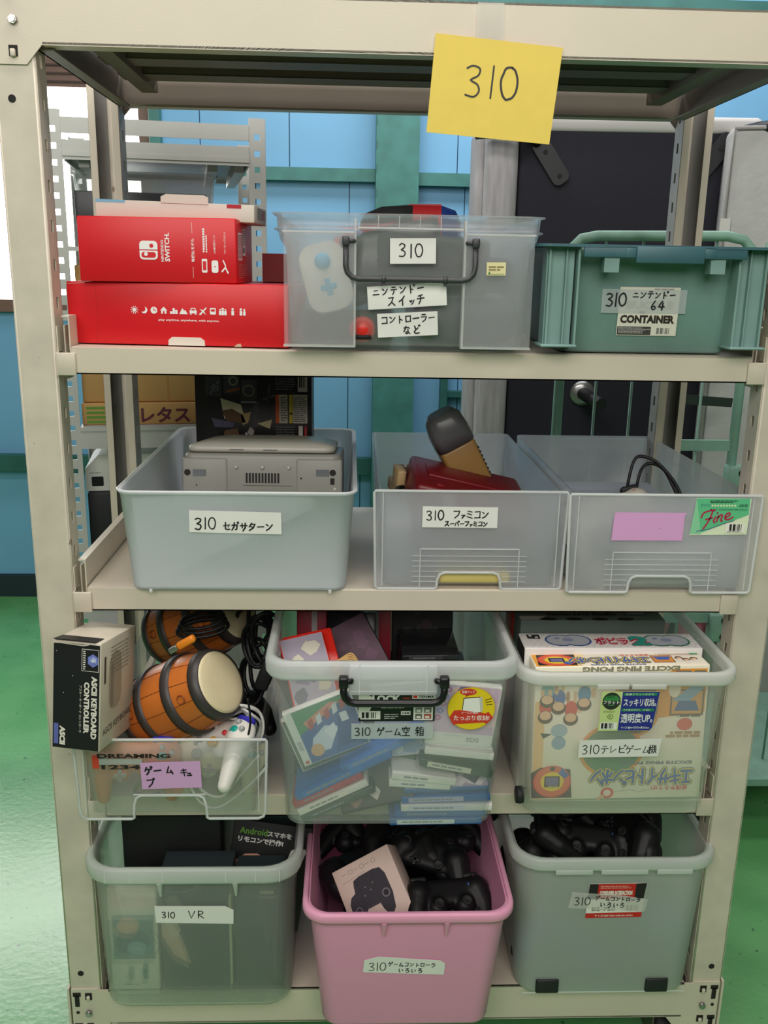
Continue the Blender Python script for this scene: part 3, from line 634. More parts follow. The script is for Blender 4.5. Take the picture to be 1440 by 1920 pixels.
# ================================================================== SHELF 1
m_red = mat('red_box_card', '#d5141f', .4, var=.03, scale=8); m_redd = mat('dark_red_box_card', '#8d0f18', .4); PW = flat('#f3eeee'); m_cream = mat('cream_card', '#ded6ca', .6)
def play_icons(b, W, Dp, H):
    p = front(b, 0, 0, 0); z = .052; x0 = .105; s = .0125; c = m_red
    def at(k): return x0+k*.0152
    # sun, moon, clock, house, building, mountain, car, plane, bus, group, two pairs
    p.ell(at(0), z, .0028, .0028, PW, 2)
    for k in range(10): a = k*pi/5; p.line([(at(0)+.0036*cos(a), z+.0036*sin(a)), (at(0)+.0058*cos(a), z+.0058*sin(a))], .001, PW, 2)
    p.ell(at(1), z, .005, .005, PW, 2); p.ell(at(1)-.0025, z+.002, .0045, .0045, c, 3)
    p.ell(at(2), z, .0052, .0052, PW, 2); p.line([(at(2), z+.0035), (at(2), z), (at(2)+.003, z)], .001, c, 3)
    p.poly([(at(3)-.0055, z), (at(3), z+.0055), (at(3)+.0055, z)], PW, 2); p.rect(at(3)-.004, z-.005, at(3)+.004, z+.0005, PW, 2); p.rect(at(3)-.0012, z-.005, at(3)+.0012, z-.001, c, 3)
    for dx, h in ((-.0055, .004), (-.0015, .0085), (.0025, .006)): p.rect(at(4)+dx, z-.005, at(4)+dx+.0036, z-.005+h, PW, 2)
    p.poly([(at(5)-.0065, z-.005), (at(5)-.0015, z+.004), (at(5)+.0015, z), (at(5)+.003, z+.0015), (at(5)+.0065, z-.005)], PW, 2)
    p.rect(at(6)-.0055, z-.0035, at(6)+.0055, z+.0012, PW, 2, .001); p.rect(at(6)-.0038, z, at(6)+.0038, z+.0045, PW, 2.2, .001); p.rect(at(6)-.0026, z+.001, at(6)+.0026, z+.0034, c, 3)
    for sg in (-1, 1): p.rect(at(6)+sg*.0038-.0012, z-.0052, at(6)+sg*.0038+.0012, z-.003, PW, 2)
    p.line([(at(7)-.005, z-.005), (at(7)+.0048, z+.0048)], .002, PW, 2); p.poly([(at(7)-.0052, z+.0035), (at(7)+.001, z+.001), (at(7)+.0045, z-.0055), (at(7)-.001, z-.001)], PW, 2.2); p.poly([(at(7)-.0055, z-.002), (at(7)-.003, z-.003), (at(7)-.002, z-.0055), (at(7)-.0042, z-.0045)], PW, 2.4)
    p.rect(at(8)-.0045, z-.0045, at(8)+.0045, z+.005, PW, 2, .0012); p.rect(at(8)-.003, z, at(8)+.003, z+.0032, c, 3)
    def man(u, h=1.0, w_=1.0): p.ell(u, z+.0035*h, .0017*h, .0017*h, PW, 2, 10); p.rect(u-.0019*w_, z-.0052, u+.0019*w_, z+.0016*h, PW, 2, .0009)
    for dx, h in ((-.004, .8), (0, 1.1), (.004, .8)): man(at(9)+dx, h)
    man(at(10), 1.1, 1.1); man(at(11)-.0026, 1.1); man(at(11)+.0026, .95)
    p.text('play anytime, anywhere, with anyone.', .142, .0355, .0042, PW, 2, width=.094, bold=.014)
    p.line([(0.045, .092), (.047, .05), (.044, .0)], .0005, flat('#b01018'), 1); p.line([(.0, .089), (.03, .091)], .0008, flat('#c9a99c'), 1)
    p.poly([(.258, .0), (.27, .0), (.268, .005), (.262, .0035)], flat('#c7a98f'), 2)
t = thing('game_console_box', 'long red console box with a row of small white icons, under the other red box', 'box', (-.5345, .046, 1.346), (0, 0, R(-6.4)))
b = MB(); b.bb(0, .342, 0, .19, 0, .0925, m_red, .002); play_icons(b, .342, .19, .0925); b.build('carton', t)
b = MB(); b.loft([[(p[0], y, p[1]) for p in [(.156, .0), (.213, .0), (.2125, .008), (.206, .0125), (.162, .0125), (.1565, .008)]] for y in (-.0012, .001)], m_cream, smooth=False); b.build('tuck_tab', t)
def oled_front(b, W, Dp, H):
    p = front(b, 0, 0, 0)
    # joined-grip emblem, turned on its side, with its lettering
    cx, cy = .105, .047
    p.rect(cx-.0135, cy+.001, cx+.0135, cy+.0135, PW, 2, .0055); p.rect(cx-.0135, cy+.001, cx+.0135, cy+.006, PW, 2.1); p.ell(cx+.0045, cy+.0065, .003, .003, m_red, 3)
    p.rect(cx-.0135, cy-.0135, cx+.0135, cy-.0005, PW, 2, .0055); p.rect(cx-.0135, cy-.0055, cx+.0135, cy-.0005, PW, 2.1); p.rect(cx-.0108, cy-.0108, cx+.0108, cy-.0026, m_red, 3, .0035); p.ell(cx-.004, cy-.0055, .0028, .0028, PW, 4)
    p.text('NINTENDO', cx+.0225, cy-.016, .0042, PW, 2, width=.031, bold=.02, rot=90); p.text('SWITCH.', cx+.0315, cy-.016, .0072, PW, 2, width=.0415, bold=.03, rot=90)
    p.rect(.1705, .008, .1709, .024, PW, 2); p.rect(.1705, .072, .1709, .088, PW, 2)
    p.text('有機ELモデル', .1735, .031, .0050, PW, 2, width=.034, bold=.02, rot=90)
    p.lines(.186, .045, .189, .080, 10, PW, 2, 4, .8); p.lines(.1905, .045, .1925, .070, 8, PW, 2, 5, .8)
    p.text('LAN端子搭載ドック', .205, .044, .0032, PW, 2, width=.026, rot=90, bold=.01); p.text('フリーストップスタンド', .2205, .044, .0032, PW, 2, width=.031, rot=90, bold=.01)
    p.rect(.184, .016, .192, .036, PW, 2, .0015); p.rect(.1855, .0195, .1905, .0325, m_red, 3)
    p.rect(.1985, .016, .2085, .034, PW, 2, .003); p.ell(.2035, .025, .001, .001, m_red, 3, 8)
    p.line([(.214, .018), (.219, .024), (.223, .016)], .0022, PW, 2); p.line([(.216, .034), (.2195, .026)], .0018, PW, 2)
    p2 = right(b, W, 0, 0)
    p2.rect(.016, .035, .056, .075, PW, 2); p2.lines(.018, .037, .054, .073, 14, flat('#b86a6c'), 3, 2, .6); p2.rect(.062, .042, .092, .082, PW, 2); p2.barcode(.065, .046, .089, .054, flat('#333333'), 3); p2.lines(.065, .057, .089, .08, 8, flat('#8a8a8a'), 3)
    p2.lines(.02, .008, .09, .03, 8, flat('#d47a7c'), 2, 7, .45)
t = thing('game_console_box', 'shorter red console box with a white emblem lying on top of the long red box', 'box', (-.508, .030, 1.4388), (0, 0, R(-2)))
b = MB(); b.bb(0, .236, 0, .17, .0006, .0946, m_red, .002); oled_front(b, .236, .17, .0946); b.build('carton', t)
# grey-white box on top, red and blue print, with a hanging tab
def whitebox(b, W, Dp, H):
    p = top(b, 0, 0, H); p.rect(.004, .01, .05, .10, flat('#6fb3d6'), 1); p.rect(.055, .02, .18, .10, flat('#c9c4c0'), 1)
    p = front(b, 0, 0, 0); p.rect(W-.042, H-.006, W-.02, H-.0005, flat('#b3122a'), 2); p.rect(.0, H-.004, .045, H, flat('#7db9d9'), 2)
    p2 = right(b, W, 0, 0); p2.lines(.03, .006, .075, .024, 5, flat('#7a7a7c'), 2); p2.rect(.08, .008, .095, .022, flat('#b4475a'), 2); p2.lines(.1, .006, .118, .024, 5, flat('#9a9a9c'), 2)
t = thing('accessory_box', 'flat grey-white box with a raised tab, lying on the upper red box', 'box', (-.49, .072, 1.534), (0, R(1.2), R(-3)))
b = MB(); b.bb(0, .242, 0, .125, 0, .026, m_cream, .0015); whitebox(b, .242, .125, .026); b.build('carton', t)
b = MB(); b.prism([(.10, .024), (.172, .024), (.172, .034), (.166, .037), (.108, .037), (.10, .033)], -.0015, -.0003, m_cream); b.build('hang_tab', t)
def smallred(b, W, Dp, H):
    p = front(b, 0, 0, 0); p.rect(.0, .0, W*.75, H, m_redd, 1); p.rect(W*.76, 0, W, H, m_black2, 1)
carton('accessory_box', 'small dark red box with a black end, tucked behind the two red console boxes', 'box', (.058, .10, .047), m_redd, smallred).location = (-.252, .222, 1.4395)
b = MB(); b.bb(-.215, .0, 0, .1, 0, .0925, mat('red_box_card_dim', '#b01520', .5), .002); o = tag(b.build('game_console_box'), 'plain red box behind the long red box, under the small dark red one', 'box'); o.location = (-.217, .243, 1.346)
o.rotation_euler = (0, 0, 0)

# ---- clear container with the black bail handle
pp_A = plastic('clear_polypropylene', '#f6f8fb', .19, .25, .7, frost=.4, frough=.10)
pp_rim = plastic('polypropylene_rim', '#fbfbfa', .7, .25, .7)
t = thing('storage_container', 'clear container with a black bail handle and white labels, middle of the upper shelf', 'storage container', (-.0165, .205, 1.346))
b = MB(); rg = []
def rr_(w_, d_, z, r=.022): return [(x, y, z) for x, y in rrect(w_, d_, r, 5)]
rg += [rr_(.328, .425, 0), rr_(.338, .437, .002), rr_(.342, .440, .008), rr_(.350, .446, .010), rr_(.360, .456, .146), rr_(.376, .468, .158), rr_(.382, .474, .170), rr_(.392, .484, .1715), rr_(.392, .484, .1735), rr_(.383, .475, .175), rr_(.385, .477, .1925), rr_(.396, .488, .193), rr_(.396, .488, .195),
       rr_(.384, .476, .1955), rr_(.379, .471, .193), rr_(.376, .468, .170), rr_(.370, .462, .158), rr_(.354, .450, .146), rr_(.344, .440, .012), rr_(.336, .432, .008)]
b.loft(rg, pp_A); b.build('tub', t)
m_bail = mat('charcoal_plastic', '#3a3b3e', .45); m_bailk = mat('black_handle_plastic', '#131315', .35)
for sx in (-1, 1):   # raised corner panels of the front wall
    b = MB(); x0, x1 = (-.183, -.0785) if sx < 0 else (.0805, .183)
    for a, c, e, f in ((x0, x1, .006, .0085), (x0, x1, .168, .1705)): b.bb(a, c, -.241, -.222, e, f, pp_rim)
    xi = x1 if sx < 0 else x0; b.bb(xi-.0015, xi+.0015, -.241, -.222, .006, .188, pp_rim); b.bb(x0+.0015, x1-.0015, -.2415, -.240, .0085, .168, pp_A)
    b.build('raised_panel', t)
b = MB(); b.bb(-.075, .077, -.2412, -.2385, .1745, .177, pp_rim)
for k in range(4): b.bb(-.046+k*.03, -.045+k*.03, -.2415, -.236, .1755, .193, pp_rim)
b.build('front_rib', t)
b = MB(); handle_bail(b, -.092, .095, -.243, .157, .1045, .0042, m_bail, .006)
for x in (-.037, .052): b.tube([(x-.003, -.249, .1045), (x+.003, -.249, .1045)], .0058, m_bail, 10); b.box((x, -.249, .0985), (.0035, .004, .006), m_bail)
b.build('handle', t)
FY = -.2355
stick_label(t, (-.0278, FY-.001, .1265), (1, 0, .02), (0, -.03, 1), .0665, .0355, lambda p: p.hand('310', .012, .009, .019, INK, .0019, adv=1.15, seed=2))
stick_label(t, (-.0585, FY, .0605), (1, 0, .075), (0, -.03, 1), .116, .033, lambda p: (p.hand('ニンテンドー', .008, .0185, .0115, INK, .0017, adv=1.2, seed=3, rot=2), p.hand('スイッチ', .029, .003, .0135, INK, .0018, adv=1.25, seed=5, rot=2)))
stick_label(t, (-.0435, FY, .0205), (1, 0, .06), (0, -.03, 1), .089, .0345, lambda p: (p.hand('コントローラー', .006, .019, .0115, INK, .0018, adv=1.05, seed=7, rot=1), p.hand('など', .038, .003, .0125, INK, .0018, adv=1.2, seed=9, rot=1)))
stick_label(t, (.1125, -.2428, .1125), (1, 0, .01), (0, 0, 1), .028, .0185, lambda p: (p.lines(.003, .006, .025, .014, 2, flat('#8a7b50'), 2), p.rect(.002, .0015, .026, .0022, flat('#5a8a4a'), 2), p.poly([(.002, .002), (.006, .002), (.004, .006)], flat('#2f7a3a'), 3)), mat('cream_price_label', '#e3d9a4', .6), 'price_label')
# inside the container
m_joyw = mat('offwhite_grip_plastic', '#d9d5cb', .4); m_screen = mat('dark_screen_glass', '#15161b', .12); m_bluebtn = mat('light_blue_rubber', '#3fb0dc', .4)
t = thing('handheld_console', 'handheld console with an off-white grip and light blue buttons inside the upper-shelf container', 'game console')
b = MB(); b.loft([[(p[0]+.034, y, p[1]+.05) for p in rrect(.068, .10, .022, 5)] for y in (0, .013)], m_joyw, smooth=False); b.build('grip', t)
b = MB(); b.bb(.066, .215, .001, .013, .0, .1, m_black, .002); b.bb(.074, .208, .0, .002, .008, .092, m_screen, .001); b.build('screen', t)
b = MB(); b.lathe([(.001, .009), (.010, .009), (.012, .006), (.008, 0), (.001, 0)], m_bluebtn, 18, Matrix.Translation((.034, 0, .073)) @ Matrix.Rotation(pi/2, 4, 'X')); b.build('stick', t)
b = MB(); b.bb(.022, .046, -.004, .001, .031, .039, m_bluebtn, .001); b.bb(.030, .038, -.004, .001, .023, .047, m_bluebtn, .001); b.build('directional_pad', t)
pose(t, (-.158, -.012, 1.396), (cos(R(14)), .05, sin(R(14))), (-sin(R(14)), .12, cos(R(14))))
def zipcase(label, c, d, m, rot=(0, 0, 0), band=None):
    t = thing('zip_case', label, 'case', c, rot); b = MB(); b.box((0, 0, 0), d, m, None, min(d)*.35, 3); b.build('shell', t)
    b = MB(); b.loft([[(x, y, z) for x, y in rrect(d[0]+.002, d[1]+.002, min(d)*.4, 5)] for z in (-.003, .003)], mat('zip_tape', '#0d0d0f', .7), smooth=False); b.build('zip', t)
    return t
m_nylon = mat('black_nylon', '#17181b', .75, bump=.3, bscale=600); m_nylon2 = mat('dark_grey_nylon', '#24262b', .8)
zipcase('broad black zip case at the bottom of the clear container, left end', (-.105, .13, 1.383), (.15, .24, .05), m_nylon)
zipcase('dark grey zip case at the bottom of the clear container, right end', (.075, .12, 1.39), (.16, .25, .065), m_nylon2)
zipcase('upright black zip case behind the number label of the clear container', (.02, .012, 1.472), (.17, .03, .085), m_nylon, (0, R(3), 0))
zipcase('charcoal zip case in the upper right corner of the clear container', (.085, .19, 1.458), (.14, .24, .055), m_nylon2)
b = MB(); b.ball((0, 0, 0), (.020, .012, .019), mat('bright_red_plastic', '#e02a20', .35)); b.box((0, -.011, -.011), (.026, .006, .006), m_black, None, .001); o = tag(b.build('game_controller_half'), 'bright red controller half low in the clear container, left of its lowest label', 'controller'); o.location = (-.083, -.008, 1.377)
b = MB(); b.box((0, 0, 0), (.11, .04, .03), mat('red_fabric', '#b41c2c', .7), None, .012, 3); o = tag(b.build('red_pouch'), 'red pouch near the top of the clear container, behind the handheld console', 'pouch'); o.location = (-.075, .05, 1.506); o.rotation_euler = (0, R(-12), 0)
b = MB(); b.box((0, 0, 0), (.05, .03, .022), mat('pink_plastic', '#d98a9e', .5), None, .008, 3); o = tag(b.build('pink_grip'), 'small pink grip near the top of the clear container, right of the red pouch', 'grip'); o.location = (.005, .06, 1.508)
t = thing('zip_pouch', 'black, red and blue pouch standing above the rim of the upper-shelf clear container', 'pouch', (-.0, .16, 1.525), (0, R(-1), R(-4)))
def pouch_ring(x, k): return [(x, y*k, z*k if z > 0 else z) for y, z in ((p[0], p[1]) for p in rrect(.16, .085, .04, 5))]
b = MB(); b.loft([pouch_ring(-.085, .3), pouch_ring(-.078, .62), pouch_ring(-.05, .86), pouch_ring(.0, .93)], m_nylon); b.loft([pouch_ring(.0, .93), pouch_ring(.045, .90)], mat('red_nylon', '#a5161c', .6), cap0=False, cap1=False); b.loft([pouch_ring(.045, .90), pouch_ring(.068, .72), pouch_ring(.078, .35)], mat('blue_nylon', '#16347e', .6), cap0=False)
b.build('body', t)
b = MB(); p = Print(b, (-.03, -.045, .0366), (1, 0, 0), (0, .25, 1)); p.poly([(.0, -.01), (.075, -.01), (.075, .003), (.025, .003)], mat('red_nylon', '#a5161c', .6), 1); b.build('red_panel', t)

# ---- teal returnable crate
m_crate = mat('teal_polypropylene', '#7c9c97', .5, var=.13, scale=14, stretch=(1, 1, .5)); m_crated = mat('dark_teal_rim', '#3b626b', .45, var=.1, scale=14)
t = thing('crate', 'teal plastic crate with a dark rim, right end of the upper shelf', 'crate', (.352, 0, 1.346))
b = MB(); xw = .160
def cr(w_, y0, y1, z): return [(x, y, z) for x, y in rrect(w_, y1-y0, .012, 4, 0, (y0+y1)/2)]
b.loft([cr(.250, .018, .40, .0), cr(.256, .012, .41, .004), cr(.30, .002, .42, .15), cr(.30, .002, .42, .157), cr(.293, .0055, .416, .157), cr(.250, .016, .406, .007)], m_crate)
b.build('body', t)
for sx in (-1, 1):
    for (y0, y1) in ((-.032, .02), (.40, .44)):
        b = MB(); xa, xb = (sx*.118, sx*.168); x0, x1 = min(xa, xb), max(xa, xb); th = .003
        b.bb(x0, x1, y0, y0+th, .014, .155, m_crate) if False else None
        b.bb(min(sx*.118, sx*.121), max(sx*.118, sx*.121), y0, y1, .012, .156, m_crate); b.bb(min(sx*.160, sx*.163), max(sx*.160, sx*.163), y0+.004, y1, .012, .156, m_crate)
        b.bb(x0+.003, x1-.006, y0+.012, y0+.015, .012, .156, m_crate); b.bb(min(sx*.136, sx*.138), max(sx*.136, sx*.138), y0+.004, y0+.012, .012, .156, m_crate)
        b.box(((x0+x1)/2, (y0+y1)/2-.002, .0125), (.054, y1-y0+.004, .004), m_crate, None, .0015)
        b.build('corner_post', t)
b = MB()
outer = rrect(.368, .50, .02, 5, 0, .205); inner = rrect(.305, .425, .014, 5, 0, .21)
b.loft([[(x, y, .155) for x, y in inner], [(x, y, .155) for x, y in outer], [(x, y, .159) for x, y in outer], [(x, y, .159) for x, y in inner], [(x, y, .155) for x, y in inner]], m_crated, cap0=False, cap1=False, smooth=False)
b.bb(-.116, .124, -.044, -.040, .141, .157, m_crated, .001); b.bb(-.04, .06, -.047, -.043, .134, .157, m_crated, .001); b.bb(-.056, -.04, -.045, -.038, .141, .157, m_crated, .001); b.bb(.06, .077, -.045, -.038, .141, .157, m_crated, .001)
b.bb(-.116, .124, .448, .452, .141, .157, m_crated, .001)
for x in (-.074, .083): b.loft([[(p[0]+x, p[1], z) for p in [(-.011, -.041), (.011, -.041), (.009, -.012), (-.009, -.012)]] for z in (.120, .141)], m_crate, smooth=False)
b.build('rim', t)
def crate_label(p):
    p.text('LIOCTLE'.replace('LIOCTLE', 'BUCKLE'), .012, .040, .012, flat('#b9b5ad'), 2, width=.072, bold=.04); p.rect(.030, .033, .045, .038, flat('#c9c6c0'), 2); p.text('BOX', .033, .034, .003, flat('#8f8c86'), 3, bold=.02)
    p.text('CONTAINER', .004, .0185, .0125, flat('#2a1d18'), 2, width=.084, bold=.055)
    p.rect(.001, .001, .053, .0135, flat('#3d3b38'), 2); p.lines(.0025, .003, .0515, .0125, 5, flat('#b7b4ae'), 3, 8, .45); p.barcode(.062, .003, .086, .012, flat('#7b7975'), 2)
    p.lines(.052, .068, .088, .0715, 1, flat('#9a968e'), 2)
# front wall plane leans: from (y .012, z .004) to (y .002, z .15)
lean = (0, -.0685, 1)
stick_label(t, (-.046, .0078, .027), (1, 0, .0), lean, .0925, .0725, crate_label, mat('cream_label', '#dedacb', .6), 'maker_label')
stick_label(t, (-.073, .0048, .0602), (1, 0, .002), lean, .130, .0355, lambda p: (p.hand('310', .006, .0105, .0195, INK, .0022, adv=.92, seed=12), p.hand('ニンテンドー', .047, .0225, .0105, INK, .0016, adv=1.12, seed=13), p.hand('64', .076, .006, .0135, INK, .0021, adv=1.2, seed=14)), plastic('label_tape', '#e9edee', .55, .3, .4), 'tape_label')

# ================================================================== SHELF 2: three open drawers
pp_C = plastic('frosted_bin_plastic', '#f6f8ff', .64, .3, .6, tlf=.25, frost=.8, frough=.30)
pp_D = plastic('clear_drawer_plastic', '#f6f7ff', .23, .2, .8, tlf=.45, frost=.35, frough=.20)
pp_Db = plastic('drawer_body_plastic', '#f6f7fd', .28, .2, .8, frost=.3, frough=.12)
pp_edge = plastic('drawer_edge_plastic', '#fafbfc', .85, .25, .7)
t = thing('storage_bin', 'frosted open bin with rounded corners holding the grey console, left end of the middle shelf', 'storage bin', (-.2755, .265, .962))
b = MB(); tub(b, .342, .560, .366, .580, .166, .0028, pp_C, .022, .003, .006, 5); b.build('tub', t)
b = MB(); b.tube([(x, y, .1655) for x, y in rrect(.372, .586, .025, 6)], .0022, pp_edge, 8, True)
for x in (-.14, .145): b.box((x, -.279, .0), (.005, .004, .006), pp_edge, None, .001)
b.build('rim', t)
stick_label(t, (-.0735, -.2899, .1), (1, 0, -.012), (0, -.02, 1), .143, .0365, lambda p: p.hand('310', .008, .006, .0195, INK, .0022, adv=.98, seed=21, rot=-.5) and p.hand('セガサターン', .052, .005, .0135, INK, .0021, adv=1.02, seed=23), pts=[(0, .001), (.143, 0), (.142, .0355), (0, .0365)])
stick_label(t, (.075, .286, .085), (1, 0, 0), (0, 0, 1), .07, .055, lambda p: (p.rect(.006, .03, .028, .048, flat('#9aa0b4'), 2), p.lines(.032, .01, .066, .048, 6, flat('#a4a4ae'), 2)), name='inner_label')
# grey disc console, its back towards us
m_sat = mat('console_grey', '#8d8b84', .45, var=.03, scale=30); m_satl = mat('console_light_grey', '#b4b0a6', .4, var=.05, scale=14)
t = thing('game_console', 'grey disc console with screws and a vent on its back, standing in the frosted bin', 'game console', (-.2465, .10, 1.100), (R(-7), 0, R(-1)))
b = MB(); X = Matrix.Identity(4)
b.loft([[(x, y, z) for x, y in rrect(.264-k, .215-k, .016, 5, 0, .108)] for z, k in ((-.022, .008), (-.018, 0), (.056, 0), (.062, .004))], m_sat)
for x0, x1 in ((-.134, -.058), (.056, .134)): b.box(((x0+x1)/2, .004, .025), (x1-x0, .012, .060), m_sat, None, .004)
p = front(b, -.132, -.0022, 0)
def hole(p, u, v, r): p.ell(u, v, r, r, m_hole, 2, 14)
hole(p, .007, .030, .0055); hole(p, .250, .032, .0055); p.rect(.016, .024, .038, .035, flat('#55585a'), 2); p.rect(.0165, .0245, .0375, .0345, mat('foil_warranty_seal', '#8f9598', .25, .8), 3); p.rect(.222, .026, .244, .037, flat('#55585a'), 2); p.rect(.2225, .0265, .2435, .0365, mat('foil_warranty_seal', '#8f9598', .25, .8), 3)
p.rect(.246, .012, .253, .023, m_hole, 2); hole(p, .022, .009, .0013); hole(p, .197, .022, .0016)
p2 = front(b, -.132, .0001, 0)
for k in range(11): p2.rect(.104+k*.0053, .013, .1072+k*.0053, .030, m_hole, 2)
p2.rect(.1, .0085, .182, .009, m_hole, 2)
b.build('lower_shell', t)
b = MB()
for u in (-.044, .0, .044):
    b.ball((u, -.001, .0395), (.0036, .003, .0036), m_satl, None, 10, 6)
b.tube([(.1215, -.004, .005), (.1215, 0, .005)], .0025, m_satl, 8); b.build('screw', t)
b = MB(); b.loft([[(x, y, z) for x, y in rrect(w_, d_, .02, 5, -.004, .115)] for z, w_, d_ in ((.063, .246, .20), (.068, .25, .205), (.074, .246, .2), (.081, .20, .16), (.084, .15, .12))], m_satl)
p = Print(b, (0, .0125, .063), (1, 0, 0), (0, 0, 1)); 
for u in (-.045, .012): p.rect(u-.012, .0045, u+.012, .0053, m_hole, 3)
p = top(b, 0, .09, .0842); p.text('SEGA', .0, .0, .004, m_hole, 2, width=.02, align='C', bold=.03)
b.build('lid', t)
carton('cardboard_box', 'dark blue box under the grey console, hidden deep in the frosted bin', 'box', (.27, .20, .085), mat('slate_blue_card', '#46566a', .7)).location = (-.385, .10, .968)
# black figure box behind the console
m_fig = mat('black_print_card', '#131013', .3, var=.12, scale=9)
def figbox(b, W, Dp, H):
    p = front(b, 0, 0, 0); cr = flat('#d8cfae'); g = flat('#3c3c42'); br = flat('#6b4a2c')
    p.lines(.012, .300, .13, .307, 1, flat('#7c1b1d'), 2, 3, .7)
    for u, v, w_, h in ((.02, .255, .03, .038), (.055, .26, .03, .036), (.088, .248, .03, .04)): p.rect(u, v, u+w_, v+h, g, 2, .002)
    p.ring(.073, .285, .006, .009, flat('#8d8577'), 3, 18); p.ring(.102, .267, .009, .0115, flat('#8b7a66'), 3, 18); p.ring(.038, .272, .005, .007, flat('#77777c'), 3, 12); p.line([(.062, .265), (.083, .27)], .005, flat('#94542c'), 3); p.line([(.03, .262), (.045, .284)], .004, flat('#66666c'), 3)
    p.rect(.087, .243, .117, .247, flat('#8d97a0'), 3); p.line([(.13, .25), (.15, .258)], .004, flat('#5d5d63'), 3); p.line([(.138, .245), (.142, .277)], .003, flat('#515157'), 3)
    p.poly([(.048, .252), (.087, .240), (.092, .222), (.055, .212)], cr, 2); p.poly([(.05, .228), (.07, .232), (.09, .22), (.096, .205), (.06, .208)], br, 3); p.poly([(.03, .214), (.075, .205), (.07, .196), (.036, .196)], flat('#5b5874'), 2); p.poly([(.055, .19), (.08, .194), (.084, .17), (.05, .165)], br, 2.5)
    p.poly([(.086, .222), (.106, .226), (.1, .205), (.09, .2)], flat('#b9a06f'), 3); p.poly([(.108, .235), (.122, .25), (.124, .2), (.108, .195)], flat('#4c4a4e'), 2); p.poly([(.118, .204), (.146, .212), (.142, .194), (.126, .2)], flat('#cdbf96'), 3); p.poly([(.112, .19), (.104, .198), (.098, .186), (.108, .178)], flat('#a9a096'), 3)
    p.text('POP', .1, .172, .006, PW, 3, width=.014, rot=90, bold=.02)
    p.lines(.153, .268, .19, .302, 7, flat('#77777a'), 2, 11, .35); p.rect(.196, .266, .214, .305, flat('#d5d1ca'), 2); p.barcode(.198, .274, .212, .303, m_hole, 3)
    p.rect(.153, .205, .176, .260, flat('#d4cbb8'), 2); p.rect(.153, .205, .160, .260, flat('#d9622f'), 3); p.rect(.162, .207, .175, .258, flat('#c9c0ae'), 3); p.lines(.163, .208, .175, .257, 10, flat('#5b5650'), 4, 13, .4)
    p.rect(.179, .205, .186, .260, flat('#d7c23a'), 2); p.poly([(.1795, .222), (.1855, .222), (.1825, .228)], m_hole, 3); p.rect(.187, .205, .214, .260, flat('#d8d2c6'), 2); p.lines(.188, .207, .213, .258, 13, flat('#5b5650'), 3, 15, .4)
    p.lines(.153, .17, .19, .2, 6, flat('#6a6a6e'), 2, 17, .35); p.rect(.197, .175, .205, .2, flat('#d8d4cc'), 2); p.rect(.208, .175, .213, .2, flat('#b02c34'), 2)
carton('figure_box', 'tall black printed box standing behind the grey console in the frosted bin', 'box', (.222, .13, .325), m_fig, figbox).location = (-.396, .355, .968)

def drawer(label, x0, x1, yf, zb, h, depth, pocket=True, rc=.006, notch=None, bodyin=.012, mf=None, mb_=None):
    """pull-out drawer: a flat front plate with a finger notch, a plain box body behind it"""
    W = x1-x0; t = thing('storage_bin', label, 'storage bin', (x0, yf, zb)); mf = mf or pp_D; mb_ = mb_ or pp_Db
    n0, n1, nh = notch
    c = rc; poly = [(c, 0), (n0-.005, 0), (n0-.001, .002), (n0, nh*.6), (n0+.004, nh*.9), (n0+.012, nh), (n1-.012, nh), (n1-.004, nh*.9), (n1, nh*.6), (n1+.001, .002), (n1+.005, 0), (W-c, 0), (W-c*.3, c*.3), (W, c), (W+.0035, h-.003), (W+.0015, h), (-.0015, h), (-.0035, h-.003), (0, c), (c*.3, c*.3)]
    b = MB(); b.prism(poly, 0, .0025, mf); b.build('front_panel', t)
    b = MB(); b.tube([(p[0], .0005, p[1]) for p in poly], .0024, pp_edge, 6, True)
    b.bb(.010, .0115, -.0006, .001, c, h-.003, pp_edge); b.bb(W-.0115, W-.010, -.0006, .001, c, h-.003, pp_edge); b.build('rim', t)
    b = MB(); bw0 = W-2*bodyin; a = []
    def rg(w_, d_, z): return [(x, y, z) for x, y in rrect(w_, d_, .012, 4, W/2, .0027+depth/2)]
    th = .0026
    b.loft([rg(bw0-.008, depth-.02, .003), rg(bw0, depth-.012, .006), rg(bw0+.014, depth, h-.002), rg(bw0+.014-2*th, depth-2*th, h-.002), rg(bw0-2*th, depth-.012-2*th, .006), rg(bw0-2*th-.006, depth-.024, .0052)], mb_)
    b.build('body', t)
    if pocket:
        b = MB(); p0, p1, ph = n0-.030, n1+.030, .069
        b.bb(p0, p1, -.0012, .0, ph-.0018, ph, pp_edge); b.bb(p0, p0+.0016, -.0012, 0, 0.003, ph, pp_edge); b.bb(p1-.0016, p1, -.0012, 0, .003, ph, pp_edge)
        for k in range(6):
            z = .056-k*.0087
            for u0, u1 in (((p0-.012, p1+.012),) if z > nh else ((p0-.012, n0-.003), (n1+.003, p1+.012))): b.bb(u0, u1, -.0009, .0, z, z+.0006, pp_edge)
        b.build('finger_grip', t)
    return t
NOT = (.101, .203, .028)
tD = drawer('clear drawer with a two-line label, holding the dark red console', -.0575, .2455, 0.0, .9625, .1635, .545, True, .005, NOT)
tE = drawer('clear drawer with a blank pink label and a green maker label, middle shelf', .2525, .5545, -.013, .9625, .1635, .545, True, .005, NOT)
stick_label(tD, (.0735, -.0012, .1045), (1, 0, -.006), (0, 0, 1), .1205, .0345, lambda p: (p.hand('310', .006, .0125, .016, INK, .0019, adv=1.05, seed=31), p.hand('ファミコン', .049, .0155, .0135, INK, .0018, adv=.95, seed=33), p.hand('スーパーファミコン', .036, .0025, .0085, INK, .0018, adv=.98, seed=35)))
